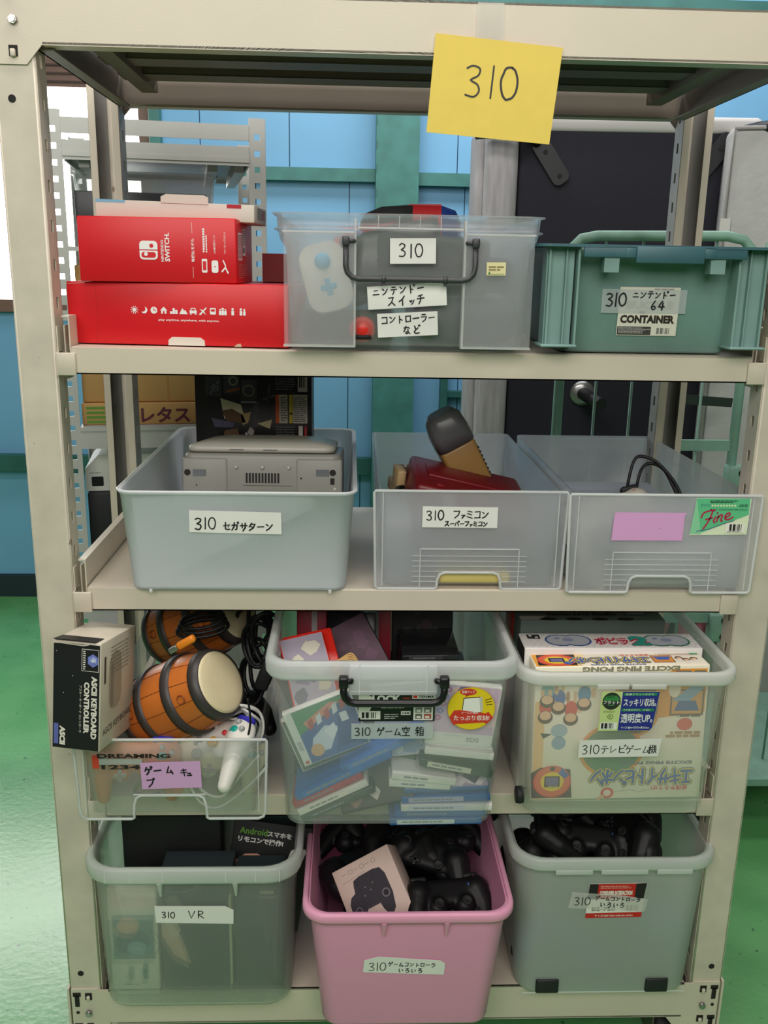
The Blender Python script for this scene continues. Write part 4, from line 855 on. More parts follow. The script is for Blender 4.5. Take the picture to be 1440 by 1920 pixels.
stick_label(tE, (.0665, -.0012, .0885), (1, 0, 0), (0, 0, 1), .116, .0465, lambda p: (p.ell(.077, .021, .0007, .0007, m_ink, 2, 8), p.ring(.077, .021, .0014, .0017, flat('#f0c8ec'), 2, 12)), m_pinklab, pts=[(0, 0), (.115, .0005), (.1155, .041), (.1185, .0465), (.004, .0465), (.002, .043)])
def fine(p):
    gr = flat('#62c48e'); gl = flat('#8fd3a6'); mg = flat('#b8234f'); bl = flat('#2a4a8c')
    p.poly([(.006, .0605), (.0925, .0605), (.0925, .034), (.018, .004), (.003, .0145)], gr, 1.5); p.poly([(.0, .002), (.006, .0605), (.018, .0015)], gl, 1.8)
    p.lines(.028, .053, .072, .058, 2, flat('#1d3a2c'), 3, 41, .55)
    p.text('ファイン', .013, .0465, .0055, bl, 3, width=.016, bold=.01); p.text('3段用', .0745, .0465, .005, flat('#1d3a2c'), 3, width=.014, bold=.01)
    for k in range(9): p.ell(.032+k*.0046, .049, .0017, .0017, flat('#eeeec0'), 3, 8)
    p.text('●サイズ/360×600×948 (H)mm', .029, .0405, .0036, flat('#1d3a2c'), 3, width=.060, bold=.01)
    [p.line([(c_.x, c_.y) for c_ in curve_pts([(a_, b_, 0) for a_, b_ in st_], 4)], .0026, mg, 4) for st_ in ([(.016, .029), (.0185, .036), (.026, .0398), (.037, .0415)], [(.034, .0412), (.0285, .024), (.0205, .0105)], [(.0235, .026), (.034, .029)], [(.0395, .031), (.0362, .0235), (.0385, .0212)], [(.0412, .0365), (.0418, .0375)], [(.0438, .0325), (.0410, .0222)], [(.0422, .028), (.0472, .034), (.0497, .0322), (.0477, .0246), (.0505, .0238)], [(.0540, .0290), (.0605, .0325), (.0618, .0362), (.0582, .0368), (.0545, .032), (.0552, .0268), (.0602, .0262), (.0670, .030)])]
    p.line([(.01, .0065), (.03, .010), (.052, .019), (.07, .0245)], .001, bl, 3.5); p.rect(.056, .0045, .088, .0195, flat('#f3efe6'), 5); p.barcode(.063, .0075, .087, .0185, m_hole, 6); p.lines(.06, .005, .086, .0072, 1, flat('#777777'), 6)
stick_label(tE, (.1925, -.0012, .0985), (1, 0, .004), (0, 0, 1), .0925, .0605, fine, mat('pale_green_label', '#e6efd0', .55), 'maker_label', [(0, .0), (.0925, .001), (.0945, .0605), (.006, .061)])

# goods in the red-console drawer
m_fam = mat('deep_red_plastic', '#700d17', .4, var=.05, scale=10)
t = thing('game_console', 'dark red console lying aslant in the middle drawer, small price sticker on it', 'game console', (.096, .065, 1.052), (R(8), R(13), R(3)))
b = MB(); b.box((0, .07, .025), (.20, .15, .06), m_fam, None, .007, 2); b.box((-.002, .075, .0565), (.15, .06, .006), m_fam, None, .002); 
for x in (-.06, .02, .055): b.box((x, .012, .0555), (.012, .008, .0025), m_redd, None, .001)
b.build('shell', t)
b = MB(); p = Print(b, (-.052, -.0052, .026), (1, 0, -.1), (.1, 0, 1)); p.slab([(0, 0), (.018, 0), (.018, .017), (0, .017)], m_label, .0003); p.o += p.n*.0003; p.lines(.002, .003, .016, .015, 4, flat('#9b8f7d'), 1); b.build('price_sticker', t)
m_brass = mat('gold_brown_plastic', '#8d6a38', .4, var=.06, scale=20); m_smoke = mat('smoke_grey_plastic', '#58585a', .3)
t = thing('game_accessory', 'gold-brown ribbed unit with a rounded grey end, leaning over the dark red console', 'game accessory')
b = MB(); b.box((0, .0, .055), (.058, .045, .112), m_brass, None, .006, 2)
for k in range(11): b.box((.0285, -.004, .018+k*.0075), (.003, .034, .0032), m_hole, None, .0008)
p = front(b, -.003, -.0226, .03); p.poly(rrect(.022, .056, .011, 6), flat('#c4b394'), 2); p.poly(rrect(.0125, .04, .006, 5, 0, -.004), m_black, 3)
for k in range(5): p.ring(0, -.018+k*.0072, .002, .0033, flat('#8e8572'), 4, 10)
b.build('body', t)
b = MB(); b.loft([[(x, y, z) for x, y in rrect(w_, d_, r_, 6)] for z, w_, d_, r_ in ((.110, .062, .05, .014), (.135, .062, .052, .018), (.155, .056, .048, .02), (.166, .04, .034, .016))], m_smoke); b.build('hood', t)
pose(t, (.142, .20, 1.056), (.80, .10, .42), (-.46, -.08, .88)); t.scale = (1.14, 1.14, 1.14)
t = thing('cartridge_console', 'beige and brown cartridge unit at the left rear of the red console drawer', 'game console', (.008, .165, 1.075), (R(4), R(4), R(8)))
m_beige = mat('beige_plastic', '#a98f66', .5)
b = MB(); b.box((.035, .05, .0), (.12, .09, .022), m_beige, None, .003); b.box((-.018, .03, .025), (.016, .05, .042), m_beige, None, .004); b.box((.05, .08, .022), (.12, .012, .03), mat('taupe_plastic', '#6f6152', .5), None, .003); b.box((.036, .02, .02), (.085, .012, .02), mat('maroon_plastic', '#5a1a20', .4), None, .002)
for k in range(12): b.box((-.0+k*.0085, .074, .038), (.004, .014, .003), m_satl)
b.build('shell', t)
b = MB(); b.tube(curve_pts([(-.02, .0, -.004), (-.03, -.012, .006), (-.028, -.014, .02), (-.016, -.006, .02)]), .0035, m_black, 8); b.build('cable', t)
carton('game_cartridge_box', 'dark carton under the red console, seen dimly through the middle drawer', 'box', (.17, .16, .07), mat('dusk_card', '#5b4a60', .7)).location = (.012, .06, .9685)
b = MB(); b.box((0, 0, .012), (.12, .05, .024), mat('pale_yellow_plastic', '#d8c477', .5), None, .006); o = tag(b.build('plastic_case'), 'pale yellow flat case seen through the finger notch of the middle drawer', 'case'); o.location = (.105, .032, .9685)
t = thing('cable_coil', 'faint coiled cable behind the lower right front of the middle drawer', 'cable', (.208, .012, 1.02))
b = MB()
for k in range(3): b.tube([(.020*cos(a)*(1-k*.06), .004+.004*k, .022*sin(a)) for a in [2*pi*i/20 for i in range(20)]], .0018, flat('#4a4550'), 6, True)
b.build('loop', t)

# ------------------------------------------------------------------ game controllers (fused moulded bodies)
def fused(shapes, m, name, voxel=.0028, smooth=3):
    """several overlapping solids melted into one smooth body"""
    b = MB()
    for s in shapes:
        if s[0] == 'box': b.box(s[1], s[2], m, s[3] if len(s) > 3 else None, s[4] if len(s) > 4 else .008, 3)
        elif s[0] == 'ball': b.ball(s[1], s[2], m)
        else: b.tube(s[1], s[2], m, 12); [b.ball(q, r_, m) for q, r_ in ((s[1][0], s[2][0]), (s[1][-1], s[2][-1]))]
    o = b.build(name); md = o.modifiers.new('r', 'REMESH'); md.mode = 'VOXEL'; md.voxel_size = voxel; sm = o.modifiers.new('s', 'SMOOTH'); sm.iterations = smooth
    e = o.evaluated_get(bpy.context.evaluated_depsgraph_get()); me = bpy.data.meshes.new_from_object(e)
    for pl in me.polygons: pl.use_smooth = True
    bpy.data.objects.remove(o); me.materials.clear(); me.materials.append(m); return me
def put(me, name, parent):
    o = bpy.data.objects.new(name, me); COL.objects.link(o); o.parent = parent; return o
PADS = {}
def pad(kind, label, loc, rot, group=None, body=None, s=1.0):
    """a two-handled controller: face +z, handles towards -y"""
    key = (kind, body.name if body else '')
    if key in PADS: return dup(PADS[key], loc, rot, label, group)
    t = thing('game_controller', label, 'game controller', loc, rot, group); m = body or m_black
    if kind == 'dual':
        me = fused([('box', (0, .005, 0), (.125, .05, .028), None, .011), ('tube', [(-.055, .01, 0), (-.063, -.02, -.004), (-.062, -.058, -.010)], [.024, .021, .014]), ('tube', [(.055, .01, 0), (.063, -.02, -.004), (.062, -.058, -.010)], [.024, .021, .014]), ('ball', (-.026, -.02, .0), .021), ('ball', (.026, -.02, .0), .021)], m, 'pad')
        sticks = [(-.026, -.02), (.026, -.02)]; btn = [(.052+.011*cos(k*pi/2), .012+.011*sin(k*pi/2)) for k in range(4)]; dp = (-.052, .012); bc = ['#3b7f6c', '#a23c45', '#4a5fa5', '#9a5a8a']; zt = .015
    elif kind == 'offset':
        me = fused([('box', (0, .008, 0), (.12, .06, .03), None, .013), ('tube', [(-.05, .012, 0), (-.066, -.02, -.006), (-.070, -.058, -.014)], [.028, .024, .015]), ('tube', [(.05, .012, 0), (.066, -.02, -.006), (.070, -.058, -.014)], [.028, .024, .015])], m, 'pad')
        sticks = [(-.046, .016), (.024, -.012)]; btn = [(.048+.011*cos(k*pi/2), .016+.011*sin(k*pi/2)) for k in range(4)]; dp = (-.022, -.012); bc = ['#b03a34', '#3f8a4a', '#3f5fae', '#b59a34']; zt = .017
    else:   # 'cube' with large face button
        me = fused([('box', (0, .008, 0), (.10, .05, .03), None, .013), ('ball', (-.045, .012, 0), (.033, .033, .018)), ('ball', (.045, .012, 0), (.033, .033, .018)), ('tube', [(-.047, .008, -.002), (-.054, -.03, -.008), (-.056, -.068, -.016)], [.023, .017, .0115]), ('tube', [(.047, .008, -.002), (.054, -.03, -.008), (.056, -.068, -.016)], [.023, .017, .0115]), ('ball', (.022, -.016, 0), .017), ('ball', (-.022, -.016, 0), .017)], m, 'pad')
        sticks = [(-.047, .014), (.022, -.016)]; btn = []; dp = (-.022, -.016); bc = []; zt = .017
    put(me, 'body', t)
    for k, (x, y) in enumerate(sticks):
        b = MB(); c = {'cube': [mat('grey_stick', '#9a9a98', .6), mat('yellow_stick', '#d9a21f', .5)][k]}.get(kind, m_black2)
        b.lathe([(.001, zt-.004), (.0065, zt-.004), (.0055, zt+.004), (.0085, zt+.006), (.009, zt+.009), (.0075, zt+.010), (.005, zt+.0085), (.001, zt+.0085)], c, 16, Matrix.Translation((x, y, 0))); b.build('stick', t)
    for k, (x, y) in enumerate(btn):
        b = MB(); b.lathe([(.001, zt-.003), (.0048, zt-.003), (.0046, zt+.001), (.0035, zt+.0018), (.001, zt+.002)], mat('button_'+bc[k][1:], bc[k], .3), 12, Matrix.Translation((x, y, 0))); b.build('button', t)
    if kind == 'cube':
        for x, y, r_, c in ((.047, .014, .0085, '#1aa090'), (.030, .006, .0045, '#c8313b'), (.062, .020, .0045, '#a9aaa8'), (.047, .030, .0045, '#a9aaa8')):
            b = MB(); b.lathe([(.001, zt-.003), (r_, zt-.003), (r_*.95, zt+.002), (r_*.7, zt+.0032), (.001, zt+.0035)], mat('button_'+c[1:], c, .3), 16, Matrix.Translation((x, y, 0))); b.build('button', t)
        for sx in (-1, 1):
            b = MB(); b.box((sx*.048, .040, .004), (.036, .012, .016), mat('indigo_trigger', '#3a37b0', .35) if sx > 0 else mat('grey_trigger', '#b9b8b2', .4), None, .005); b.build('trigger', t)
    else:
        for sx in (-1, 1):
            b = MB(); b.box((sx*.05, .034, .0), (.030, .010, .014), m_black2, None, .004); b.build('shoulder_button', t)
    b = MB(); b.box((dp[0], dp[1], zt), (.021, .0065, .005), m_black2 if kind != 'cube' else mat('grey_stick', '#9a9a98', .6), None, .001); b.box((dp[0], dp[1], zt), (.0065, .021, .005), m_black2 if kind != 'cube' else mat('grey_stick', '#9a9a98', .6), None, .001); b.build('directional_pad', t)
    PADS[key] = t; return t
def cable(label, pts, r, m, loops=None, name='cable', group=None, n=8):
    b = MB(); b.tube(curve_pts(pts, n), r, m, 8); return tag(b.build(name), label, 'cable', group)

# goods in the right drawer
m_gpad = mat('cream_grey_plastic', '#b9b2a6', .45)
pad('dual', 'cream-grey controller behind the upper left front of the pink-labelled drawer', (.33, .055, 1.075), (R(60), R(-12), R(10)), body=m_gpad)
pad('dual', 'cream-grey controller lower in the pink-labelled drawer, behind the pink label', (.41, .065, 1.05), (R(75), R(25), R(-8)), body=m_gpad)
pad('dual', 'cream-grey controller flat at the bottom left of the pink-labelled drawer', (.34, .09, .99), (R(10), 0, R(30)), body=m_gpad)
def whitecard(b, W, Dp, H):
    p = front(b, 0, 0, 0)
    for k, u in enumerate((.03, .07, .13)): p.ring(u, .048, .004, .005, flat('#77757c'), 2, 6); p.line([(u+.012, .05), (u+.02, .049)], .0012, flat('#77757c'), 2)
carton('accessory_box', 'plain white box low in the pink-labelled drawer', 'box', (.19, .12, .062), mat('white_card', '#d9d6d4', .6), whitecard).location = (.352, .010, .9685)
carton('plastic_case', 'grey flat case at the rear of the pink-labelled drawer', 'case', (.22, .14, .075), mat('mid_grey_card', '#8d8f96', .6)).location = (.30, .30, .9685)
for k, (dx, dz) in enumerate(((0, 0), (.016, -.012))):
    cable(('outer', 'inner')[k]+' of the two black cable loops rising above the pink-labelled drawer', [(.372+dx, .10, 1.06), (.374+dx, .10, 1.12), (.385+dx, .11, 1.158+dz), (.402+dx, .11, 1.163+dz), (.425+dx*.7, .10, 1.152+dz), (.455, .085, 1.115+dz), (.468+dx*.3, .07, 1.07)], .0028, m_black)

# ================================================================== SHELF 3, left drawer
pp_F = plastic('clear_low_drawer_plastic', '#fafaf9', .09, .2, .8)
tF = drawer('short clear drawer with a pink label under the drums, left end of the lower shelf', -.534, -.2335, -.074, .5885, .143, .50, False, .012, (.088, .204, .043), .016, pp_F, plastic('low_drawer_body', '#e3e6e2', .10, .2, .8))
b = MB(); b.bb(.088, .204, -.001, .0, .044, .046, pp_edge)
p = front(b, 0, -.0028, 0); p.rect(.026, .094, .0365, .118, flat('#c8402e'), 1); p.rect(.0395, .1115, .150, .1115+.0004, flat('#6f736f'), 1); p.rect(.0365, .101, .105, .111, flat('#a4a7a2'), .5)
p.text('DREAMING', .034, .1125, .0078, m_hole, 2, width=.116, bold=.04); p.text('1234', .040, .0925, .0078, m_hole, 2, width=.062, bold=.04)
b.build('printed_logo', tF)
stick_label(tF, (.103, -.0028, .0565), (1, 0, .03), (-.05, 0, 1), .096, .0475, lambda p: (p.hand('ゲー', .006, .026, .0145, INK, .0026, adv=1.05, seed=51, rot=0), p.hand('ム', .040, .026, .014, INK, .0026, seed=52), p.hand('キュ', .063, .022, .013, INK, .0022, adv=.85, seed=53), p.hand('ブ', .008, .003, .0155, INK, .0022, seed=54)), mat('lilac_label_paper', '#d3a3d3', .6))
# keyboard controller box
m_kbw = mat('worn_cream_card', '#cdc3b2', .65, var=.1, scale=14); m_kbk = mat('worn_black_card', '#17171a', .45)
def kbox(b, W, Dp, H):
    p = front(b, 0, 0, 0); w = flat('#ddd8cc'); v = flat('#5b64a8')
    p.rect(.0012, .0012, W-.0015, H-.003, m_kbk, 1)
    p.rect(W-.031, H-.045, W-.003, H-.010, w, 1.5); p.rect(W-.0302, H-.0442, W-.0038, H-.0108, m_kbk, 2)
    cx, cy = W-.0125, H-.0275     # cube-shaped emblem
    hexa = [(cx+.0095*cos(R(90+60*k)), cy+.0105*sin(R(90+60*k))) for k in range(6)]; p.poly(hexa, flat('#6f7cc4'), 3); hi = [(cx+.006*cos(R(90+60*k)), cy+.0066*sin(R(90+60*k))) for k in range(6)]; p.poly(hi, flat('#aeb8dd'), 4); p.poly([(cx, cy), hi[0], hi[1], hi[2]], flat('#8b97cf'), 5); p.poly([(cx, cy), hi[2], hi[3], hi[4]], flat('#7480be'), 5); p.rect(cx-.002, cy-.0022, cx+.002, cy+.0022, flat('#d5daec'), 6)
    p.text('GAMECUBE', W-.0265, H-.042, .0045, w, 3, width=.0, rot=90) if False else p.lines(W-.0285, H-.043, W-.0245, H-.012, 9, w, 3, 3, .5)
    p.text('ASCII KEYBOARD', W-.0145, H-.052, .0095, w, 3, width=.100, bold=.05, rot=-90); p.text('CONTROLLER', W-.0265, H-.062, .0090, w, 3, width=.082, bold=.05, rot=-90)
    p.text('アスキー キーボード コントローラ', W-.034, H-.068, .0042, flat('#b9b4a8'), 3, width=.075, bold=.02, rot=-90)
    p.rect(.003, .007, .0105, .040, v, 2); p.text('ASCII', .0125, .037, .0095, w, 3, width=.030, bold=.06, rot=-90, slant=.1); 
    for u, z in ((.006, .155), (.033, .118), (.018, .09)): p.ell(u, z, .0007, .0007, w, 3, 6)
    p.line([(.0, .168), (.012, .1685), (.05, .167), (.058, .169)], .0018, m_kbw, 3)
    p2 = right(b, W, 0, 0); gk = flat('#a79c8c'); kk = flat('#8c8377')
    p2.rect(.03, .055, .075, .148, gk, 1, .02); p2.rect(.036, .06, .046, .13, kk, 2, .004); p2.rect(.012, .105, .018, .148, flat('#4a4540'), 2)
    p2.lines(.035, .112, .1, .16, 8, kk, 3, 9, .25); p2.text('ASCII KEYBOARD', .010, .022, .0105, flat('#5f584e'), 3, width=.11, bold=.01, rot=4)
t = thing('accessory_box', 'worn black and cream keyboard controller box standing in the low drawer, left of the drums', 'box', (-.560, -.105, .7365), (R(-8), R(1.0), R(-11)))
b = MB(); b.bb(0, .078, 0, .125, 0, .172, m_kbw, .0015); kbox(b, .078, .125, .172); b.build('carton', t)
b = MB(); b.box((.036, .012, .1735), (.068, .03, .0012), m_kbk, (R(-4), 0, 0)); b.build('end_flap', t)
# barrel drums
m_bar = mat('orange_barrel_plastic', '#c26a28', .35, var=.12, scale=16, stretch=(1, 1, .12)); m_hoop = mat('dark_hoop_plastic', '#3a3433', .45); m_skin = mat('cream_drum_skin', '#d9cba6', .5, var=.05, scale=18); m_barr = mat('shaded_barrel_plastic', '#9c4a1a', .35, var=.1, scale=16, stretch=(1, 1, .12))
def drum(label, back, head, roll=0, orange=None):
    bk, hd = Vector(back), Vector(head); L_ = (hd-bk).length; t = thing('barrel_drum', label, 'drum'); z = (hd-bk).normalized(); x = Vector((0, 0, 1)).cross(z).normalized(); y = z.cross(x)
    M = Matrix((x, y, z)).transposed().to_4x4(); M.translation = bk; t.matrix_world = M
    def rad(f): return .0535+.0145*(1-(2*f-1)**2)
    b = MB(); b.lathe([(.02, 0)]+[(rad(f), f*L_) for f in [k/14 for k in range(15)]]+[(.02, L_)], m_bar, 48)
    for k in range(12):
        a = 2*pi*k/12; b.tube([((rad(f)+.0002)*cos(a), (rad(f)+.0002)*sin(a), f*L_) for f in [j/12 for j in range(13)]], .0006, mat('barrel_groove', '#6e3413', .5), 5)
    b.build('barrel', t)
    for f0, f1 in ((0, .08), (.27, .36), (.62, .71), (.91, 1.0)):
        b = MB(); b.lathe([(rad(f0)-.004, f0*L_-.0006), (rad(f0)+.003, f0*L_), (rad((f0+f1)/2)+.0032, (f0+f1)/2*L_), (rad(f1)+.003, f1*L_), (rad(f1)-.004, f1*L_+.0006)], m_hoop, 48); b.build('hoop', t)
    b = MB(); b.lathe([(.001, L_+.0035), (.03, L_+.0034), (.047, L_+.0025), (.0525, L_+.0005), (.0525, L_-.002)], m_skin, 40, cap=True); b.build('drum_head', t)
    lc = (M.inverted() @ Vector((-.1027, -1.4233, 1.4679))); ac = math.degrees(math.atan2(lc.y, lc.x))
    for f, a in ((.18, ac-6), (.80, ac+2), (.8, ac+150), (.18, ac+150)):
        r_ = rad(f)-.0012; X = Matrix.Rotation(R(a), 4, 'Z') @ Matrix.Translation((r_, 0, f*L_)) @ Matrix.Rotation(pi/2, 4, 'Y')
        b = MB(); b.lathe([(.0085, .0018), (.0075, .003), (.006, .002), (.005, -.004), (.001, -.005)], mat('barrel_knot', '#8a3f15', .4), 16, X, cap=False); b.build('knot_hole', t)
    return t
drum('front barrel drum, bright orange with black hoops, its cream head facing right', (-.455, .055, .711), (-.309, -.012, .803), 62)
drum('rear barrel drum, half in shade under the shelf, behind the front one', (-.452, .235, .784), (-.303, .165, .862), 62)
# orange plug, cables
t = thing('cable_plug', 'orange cable plug with a metal tip resting on the front drum', 'plug'); 
b = MB(); b.box((.02, 0, 0), (.034, .013, .013), mat('orange_plug_plastic', '#e8861d', .4), None, .004); b.build('grip', t)
b = MB(); b.box((-.005, 0, 0), (.016, .010, .009), m_bolt, None, .001); b.build('metal_tip', t)
pose(t, (-.381, -.005, .8605), (.82, -.1, .52), (-.5, .1, .83))
b = MB()
for k in range(3): b.tube([(-.352+.044*cos(a)*(1-.08*k), .085+.02*sin(a), .858+.008*k+.010*sin(a+.6)) for a in [2*pi*i/24 for i in range(24)]], .0034, m_black, 8, True)
tag(b.build('cable_coil'), 'black cable coil between the two drums', 'cable')
t = thing('cable_bundle', 'tangle of thick black cable right of the drums', 'cable', (-.262, .09, .73))
for k in range(9):
    rnd = random.Random(60+k); c = Vector((rnd.uniform(-.012, .02), rnd.uniform(-.02, .08), rnd.uniform(-.01, .115))); a0 = rnd.uniform(0, 3); rx, rz = rnd.uniform(.018, .032), rnd.uniform(.03, .05)
    b = MB(); b.tube([(c.x+rx*cos(a), c.y+.012*sin(2*a+a0), c.z+rz*sin(a)) for a in [2*pi*i/22 for i in range(22)]], .0038, m_black, 8, True); b.build('loop', t)
b = MB(); b.tube(curve_pts([(-.015, .02, .10), (-.012, .02, .155), (.0, .02, .172), (.014, .02, .165), (.022, .02, .12), (.024, .02, .06)]), .0036, m_black, 8); b.build('loop', t)
b = MB(); b.box((.018, -.01, .045), (.024, .02, .06), m_black2, (0, R(20), 0), .005); b.build('plug', t)
m_wcab = mat('white_cable', '#d6d5cf', .5)
t = thing('cable_coil', 'thick white cable coil right of the front drum, over the white controller', 'cable', (-.288, .0, .715))
for k in range(7):
    b = MB(); b.tube([(.002*(k%3)+(.046-.0046*k)*cos(a), .004*(k%2)+.008*sin(3*a+k), .003*(k%2)+(.044-.0042*k)*sin(a)) for a in [pi*(-.3+1.5*i/26) for i in range(27)]], .0025, m_wcab, 8); b.build('loop', t)
cable('thin black lead with a yellow end hanging in front of the white cable coil', [(-.262, -.045, .79), (-.258, -.05, .75), (-.268, -.05, .715), (-.298, -.045, .695), (-.315, -.042, .688)], .0018, m_black)
pad('cube', 'white controller with a green button, upright at the right of the low drawer', (-.318, -.010, .700), (R(40), R(-10), R(-42)), body=mat('white_pad_plastic', '#d9d6cf', .4))
pad('cube', 'cream controller handle-down at the right bottom of the low drawer', (-.312, .0, .655), (R(78), R(10), R(10)), body=mat('cream_pad_plastic', '#d9cfae', .4))
pad('cube', 'orange controller handles-down at the left of the low drawer, behind the printed name', (-.452, -.03, .668), (R(84), 0, R(4)), body=mat('orange_pad_plastic', '#d9762d', .4))
pad('cube', 'orange controller at the centre of the low drawer, under the front drum', (-.395, .045, .66), (R(30), R(10), R(60)), body=mat('orange_pad_plastic', '#d9762d', .4))
pad('dual', 'black controller at the rear of the low drawer, under the cable tangle', (-.325, .16, .66), (R(15), 0, R(30)))
for k, (x0, x1, z) in enumerate(((-.355, -.275, .655), (-.36, -.262, .635))):
    cable(('upper', 'lower')[k]+' white lead looping behind the pink label of the low drawer', [(x0, -.050, z), (x0+.02, -.055, z-.03), (x0+.05, -.052, z-.038), (x1, -.05, z+.0), (x1+.03, -.05, z+.035)], .0024, m_wcab)
cable('short grey lead at the bottom of the low drawer, below the orange controller', [(-.445, -.045, .635), (-.45, -.048, .622), (-.43, -.05, .617), (-.41, -.05, .622)], .003, flat('#4c524e'))

# ================================================================== SHELF 3: game-case container
pp_G = plastic('clear_deep_container', '#f8fafc', .17, .22, .8)
pp_Gr = plastic('container_rim_plastic', '#fafcfd', .58, .25, .8)
t = thing('storage_container', 'deep clear container full of game cases, with a black handle, centre of the lower shelf', 'storage container', (-.0315, .155, .5885))
b = MB(); tub(b, .338, .500, .368, .535, .296, .003, pp_G, .03, .0, .026, 6)
b.build('tub', t)
b = MB()
def lipring(w_, d_, z): return [(x, y, z) for x, y in rrect(w_, d_, .036, 6)]
b.loft([lipring(.369, .536, .272), lipring(.386, .553, .268), lipring(.393, .560, .275), lipring(.394, .561, .292), lipring(.388, .555, .2985), lipring(.372, .539, .2985), lipring(.369, .536, .296), lipring(.369, .536, .272)], pp_Gr, cap0=False, cap1=False)
b.bb(-.068, .068, -.2845, -.276, .247, .297, pp_Gr, .003); b.bb(-.067, .067, -.2848, -.283, .2535, .2545, pp_edge); b.bb(-.052, -.0505, -.285, -.28, .25, .298, pp_edge); b.bb(.0505, .052, -.285, -.28, .25, .298, pp_edge)
b.build('rim', t)
b = MB(); handle_bail(b, -.0755, .0775, -.283, .272, .2375, .0058, m_bailk, .008); b.bb(-.056, .058, -.294, -.288, .233, .2425, m_bailk, .003); b.build('handle', t)
ln = (0, -.0575, 1)
def maker(p):
    w = flat('#e9e7e2'); rd = flat('#d83228')
    p.poly([(.0, .006), (.0, .048), (.014, .048), (.026, .039), (.016, .016)], flat('#e4e2da'), 2); p.text('LOCK.', .021, .034, .0125, w, 4, width=.046, bold=.06); p.rect(.016, .0285, .033, .0385, flat('#e39a52'), 5); p.text('998', .0185, .0305, .0048, flat('#8a3a1a'), 6, width=.011, bold=.02)
    p.rect(.083, .040, .119, .0465, w, 3); p.rect(.0845, .041, .091, .0455, rd, 4); p.text('TENMA', .0925, .0412, .0042, m_hole, 4, width=.025, bold=.03)
    p.lines(.068, .036, .081, .043, 2, flat('#b23a32'), 3, 2, .5); p.text('350L', .0875, .0295, .0072, rd, 4, width=.028, bold=.02, slant=.15)
    p.lines(.035, .0225, .08, .0325, 3, flat('#b9b7b2'), 3, 4, .45); p.rect(.003, .004, .034, .0185, w, 3); p.barcode(.005, .006, .032, .0165, m_hole, 4); p.lines(.04, .004, .062, .014, 3, flat('#b9b7b2'), 3, 5, .5); p.rect(.066, .0115, .081, .0185, w, 4); p.text('日本製', .0675, .013, .004, m_hole, 5, width=.012, bold=.02)
    p.rect(.0855, .002, .116, .0265, w, 3); p.rect(.0885, .0155, .099, .0245, flat('#8d8a86'), 4); p.rect(.102, .0155, .1135, .0245, flat('#777370'), 4); p.rect(.0885, .0045, .099, .0135, flat('#6d6a66'), 4); p.rect(.102, .0045, .1135, .0135, flat('#b35a4c'), 4)
    for u, v in ((.0905, .017), (.104, .017), (.0905, .006), (.104, .006)): p.rect(u, v, u+.0065, v+.004, w, 5)
stick_label(t, (-.052, -.2628, .193), (1, 0, .004), ln, .119, .048, maker, mat('black_label', '#141414', .4), 'maker_label')
stick_label(t, (-.063, -.2646, .1635), (1, 0, .006), ln, .128, .0275, lambda p: (p.hand('310', .005, .006, .0145, INK, .0017, adv=1.0, seed=61), p.hand('ゲーム', .040, .006, .0135, INK, .0017, adv=1.02, seed=62), p.hand('空', .0785, .005, .0165, INK, .0016, seed=63), p.hand('箱', .1, .005, .0165, INK, .0016, seed=64)), plastic('whitened_tape_label', '#e9efef', .7, .4, .3), 'tape_label')
def burst(p):
    y = flat('#f2d21f'); rd = flat('#d7372a'); w = flat('#f6f3ee'); k = m_hole
    p.ell(.037, .037, .037, .037, y, 1); p.ring(.037, .037, .0362, .037, flat('#d8b512'), 2, 32)
    p.poly([(.022, .028), (.024, .056), (.050, .058), (.053, .030)], k, 2); p.poly([(.0232, .029), (.025, .0548), (.0485, .0565), (.0515, .031)], w, 3); p.poly([(.0485, .0565), (.053, .0585), (.0555, .034), (.0515, .031)], flat('#cfcbc4'), 2.5)
    p.ell(.031, .0665, .013, .0058, rd, 4); p.poly([(.028, .062), (.033, .062), (.027, .057)], rd, 4); p.text('容量アップ', .031, .0645, .0045, w, 5, width=.02, align='C', bold=.01)
    p.poly([(.003, .022), (.010, .034), (.018, .035), (.060, .029), (.064, .032), (.072, .021), (.062, .010), (.058, .013), (.014, .010), (.010, .008)], rd, 4); p.text('ぐーんと幅広', .035, .0285, .0038, w, 5, width=.026, align='C', bold=.01); p.text('たっぷり収納!', .038, .0165, .0095, w, 5, width=.056, align='C', bold=.016)
    for a in (0, 1, 2): p.line([(.058+.001*a, .052-a*.004), (.067+.001*a, .055-a*.005)], .0012, k, 3)
stick_label(t, (.0865, -.2638, .1795), (1, 0, 0), ln, .074, .074, burst, mat('yellow_round_label', '#f2d21f', .5), 'round_sticker', [(.037+.0372*cos(2*pi*k/28), .037+.0372*sin(2*pi*k/28)) for k in range(28)])
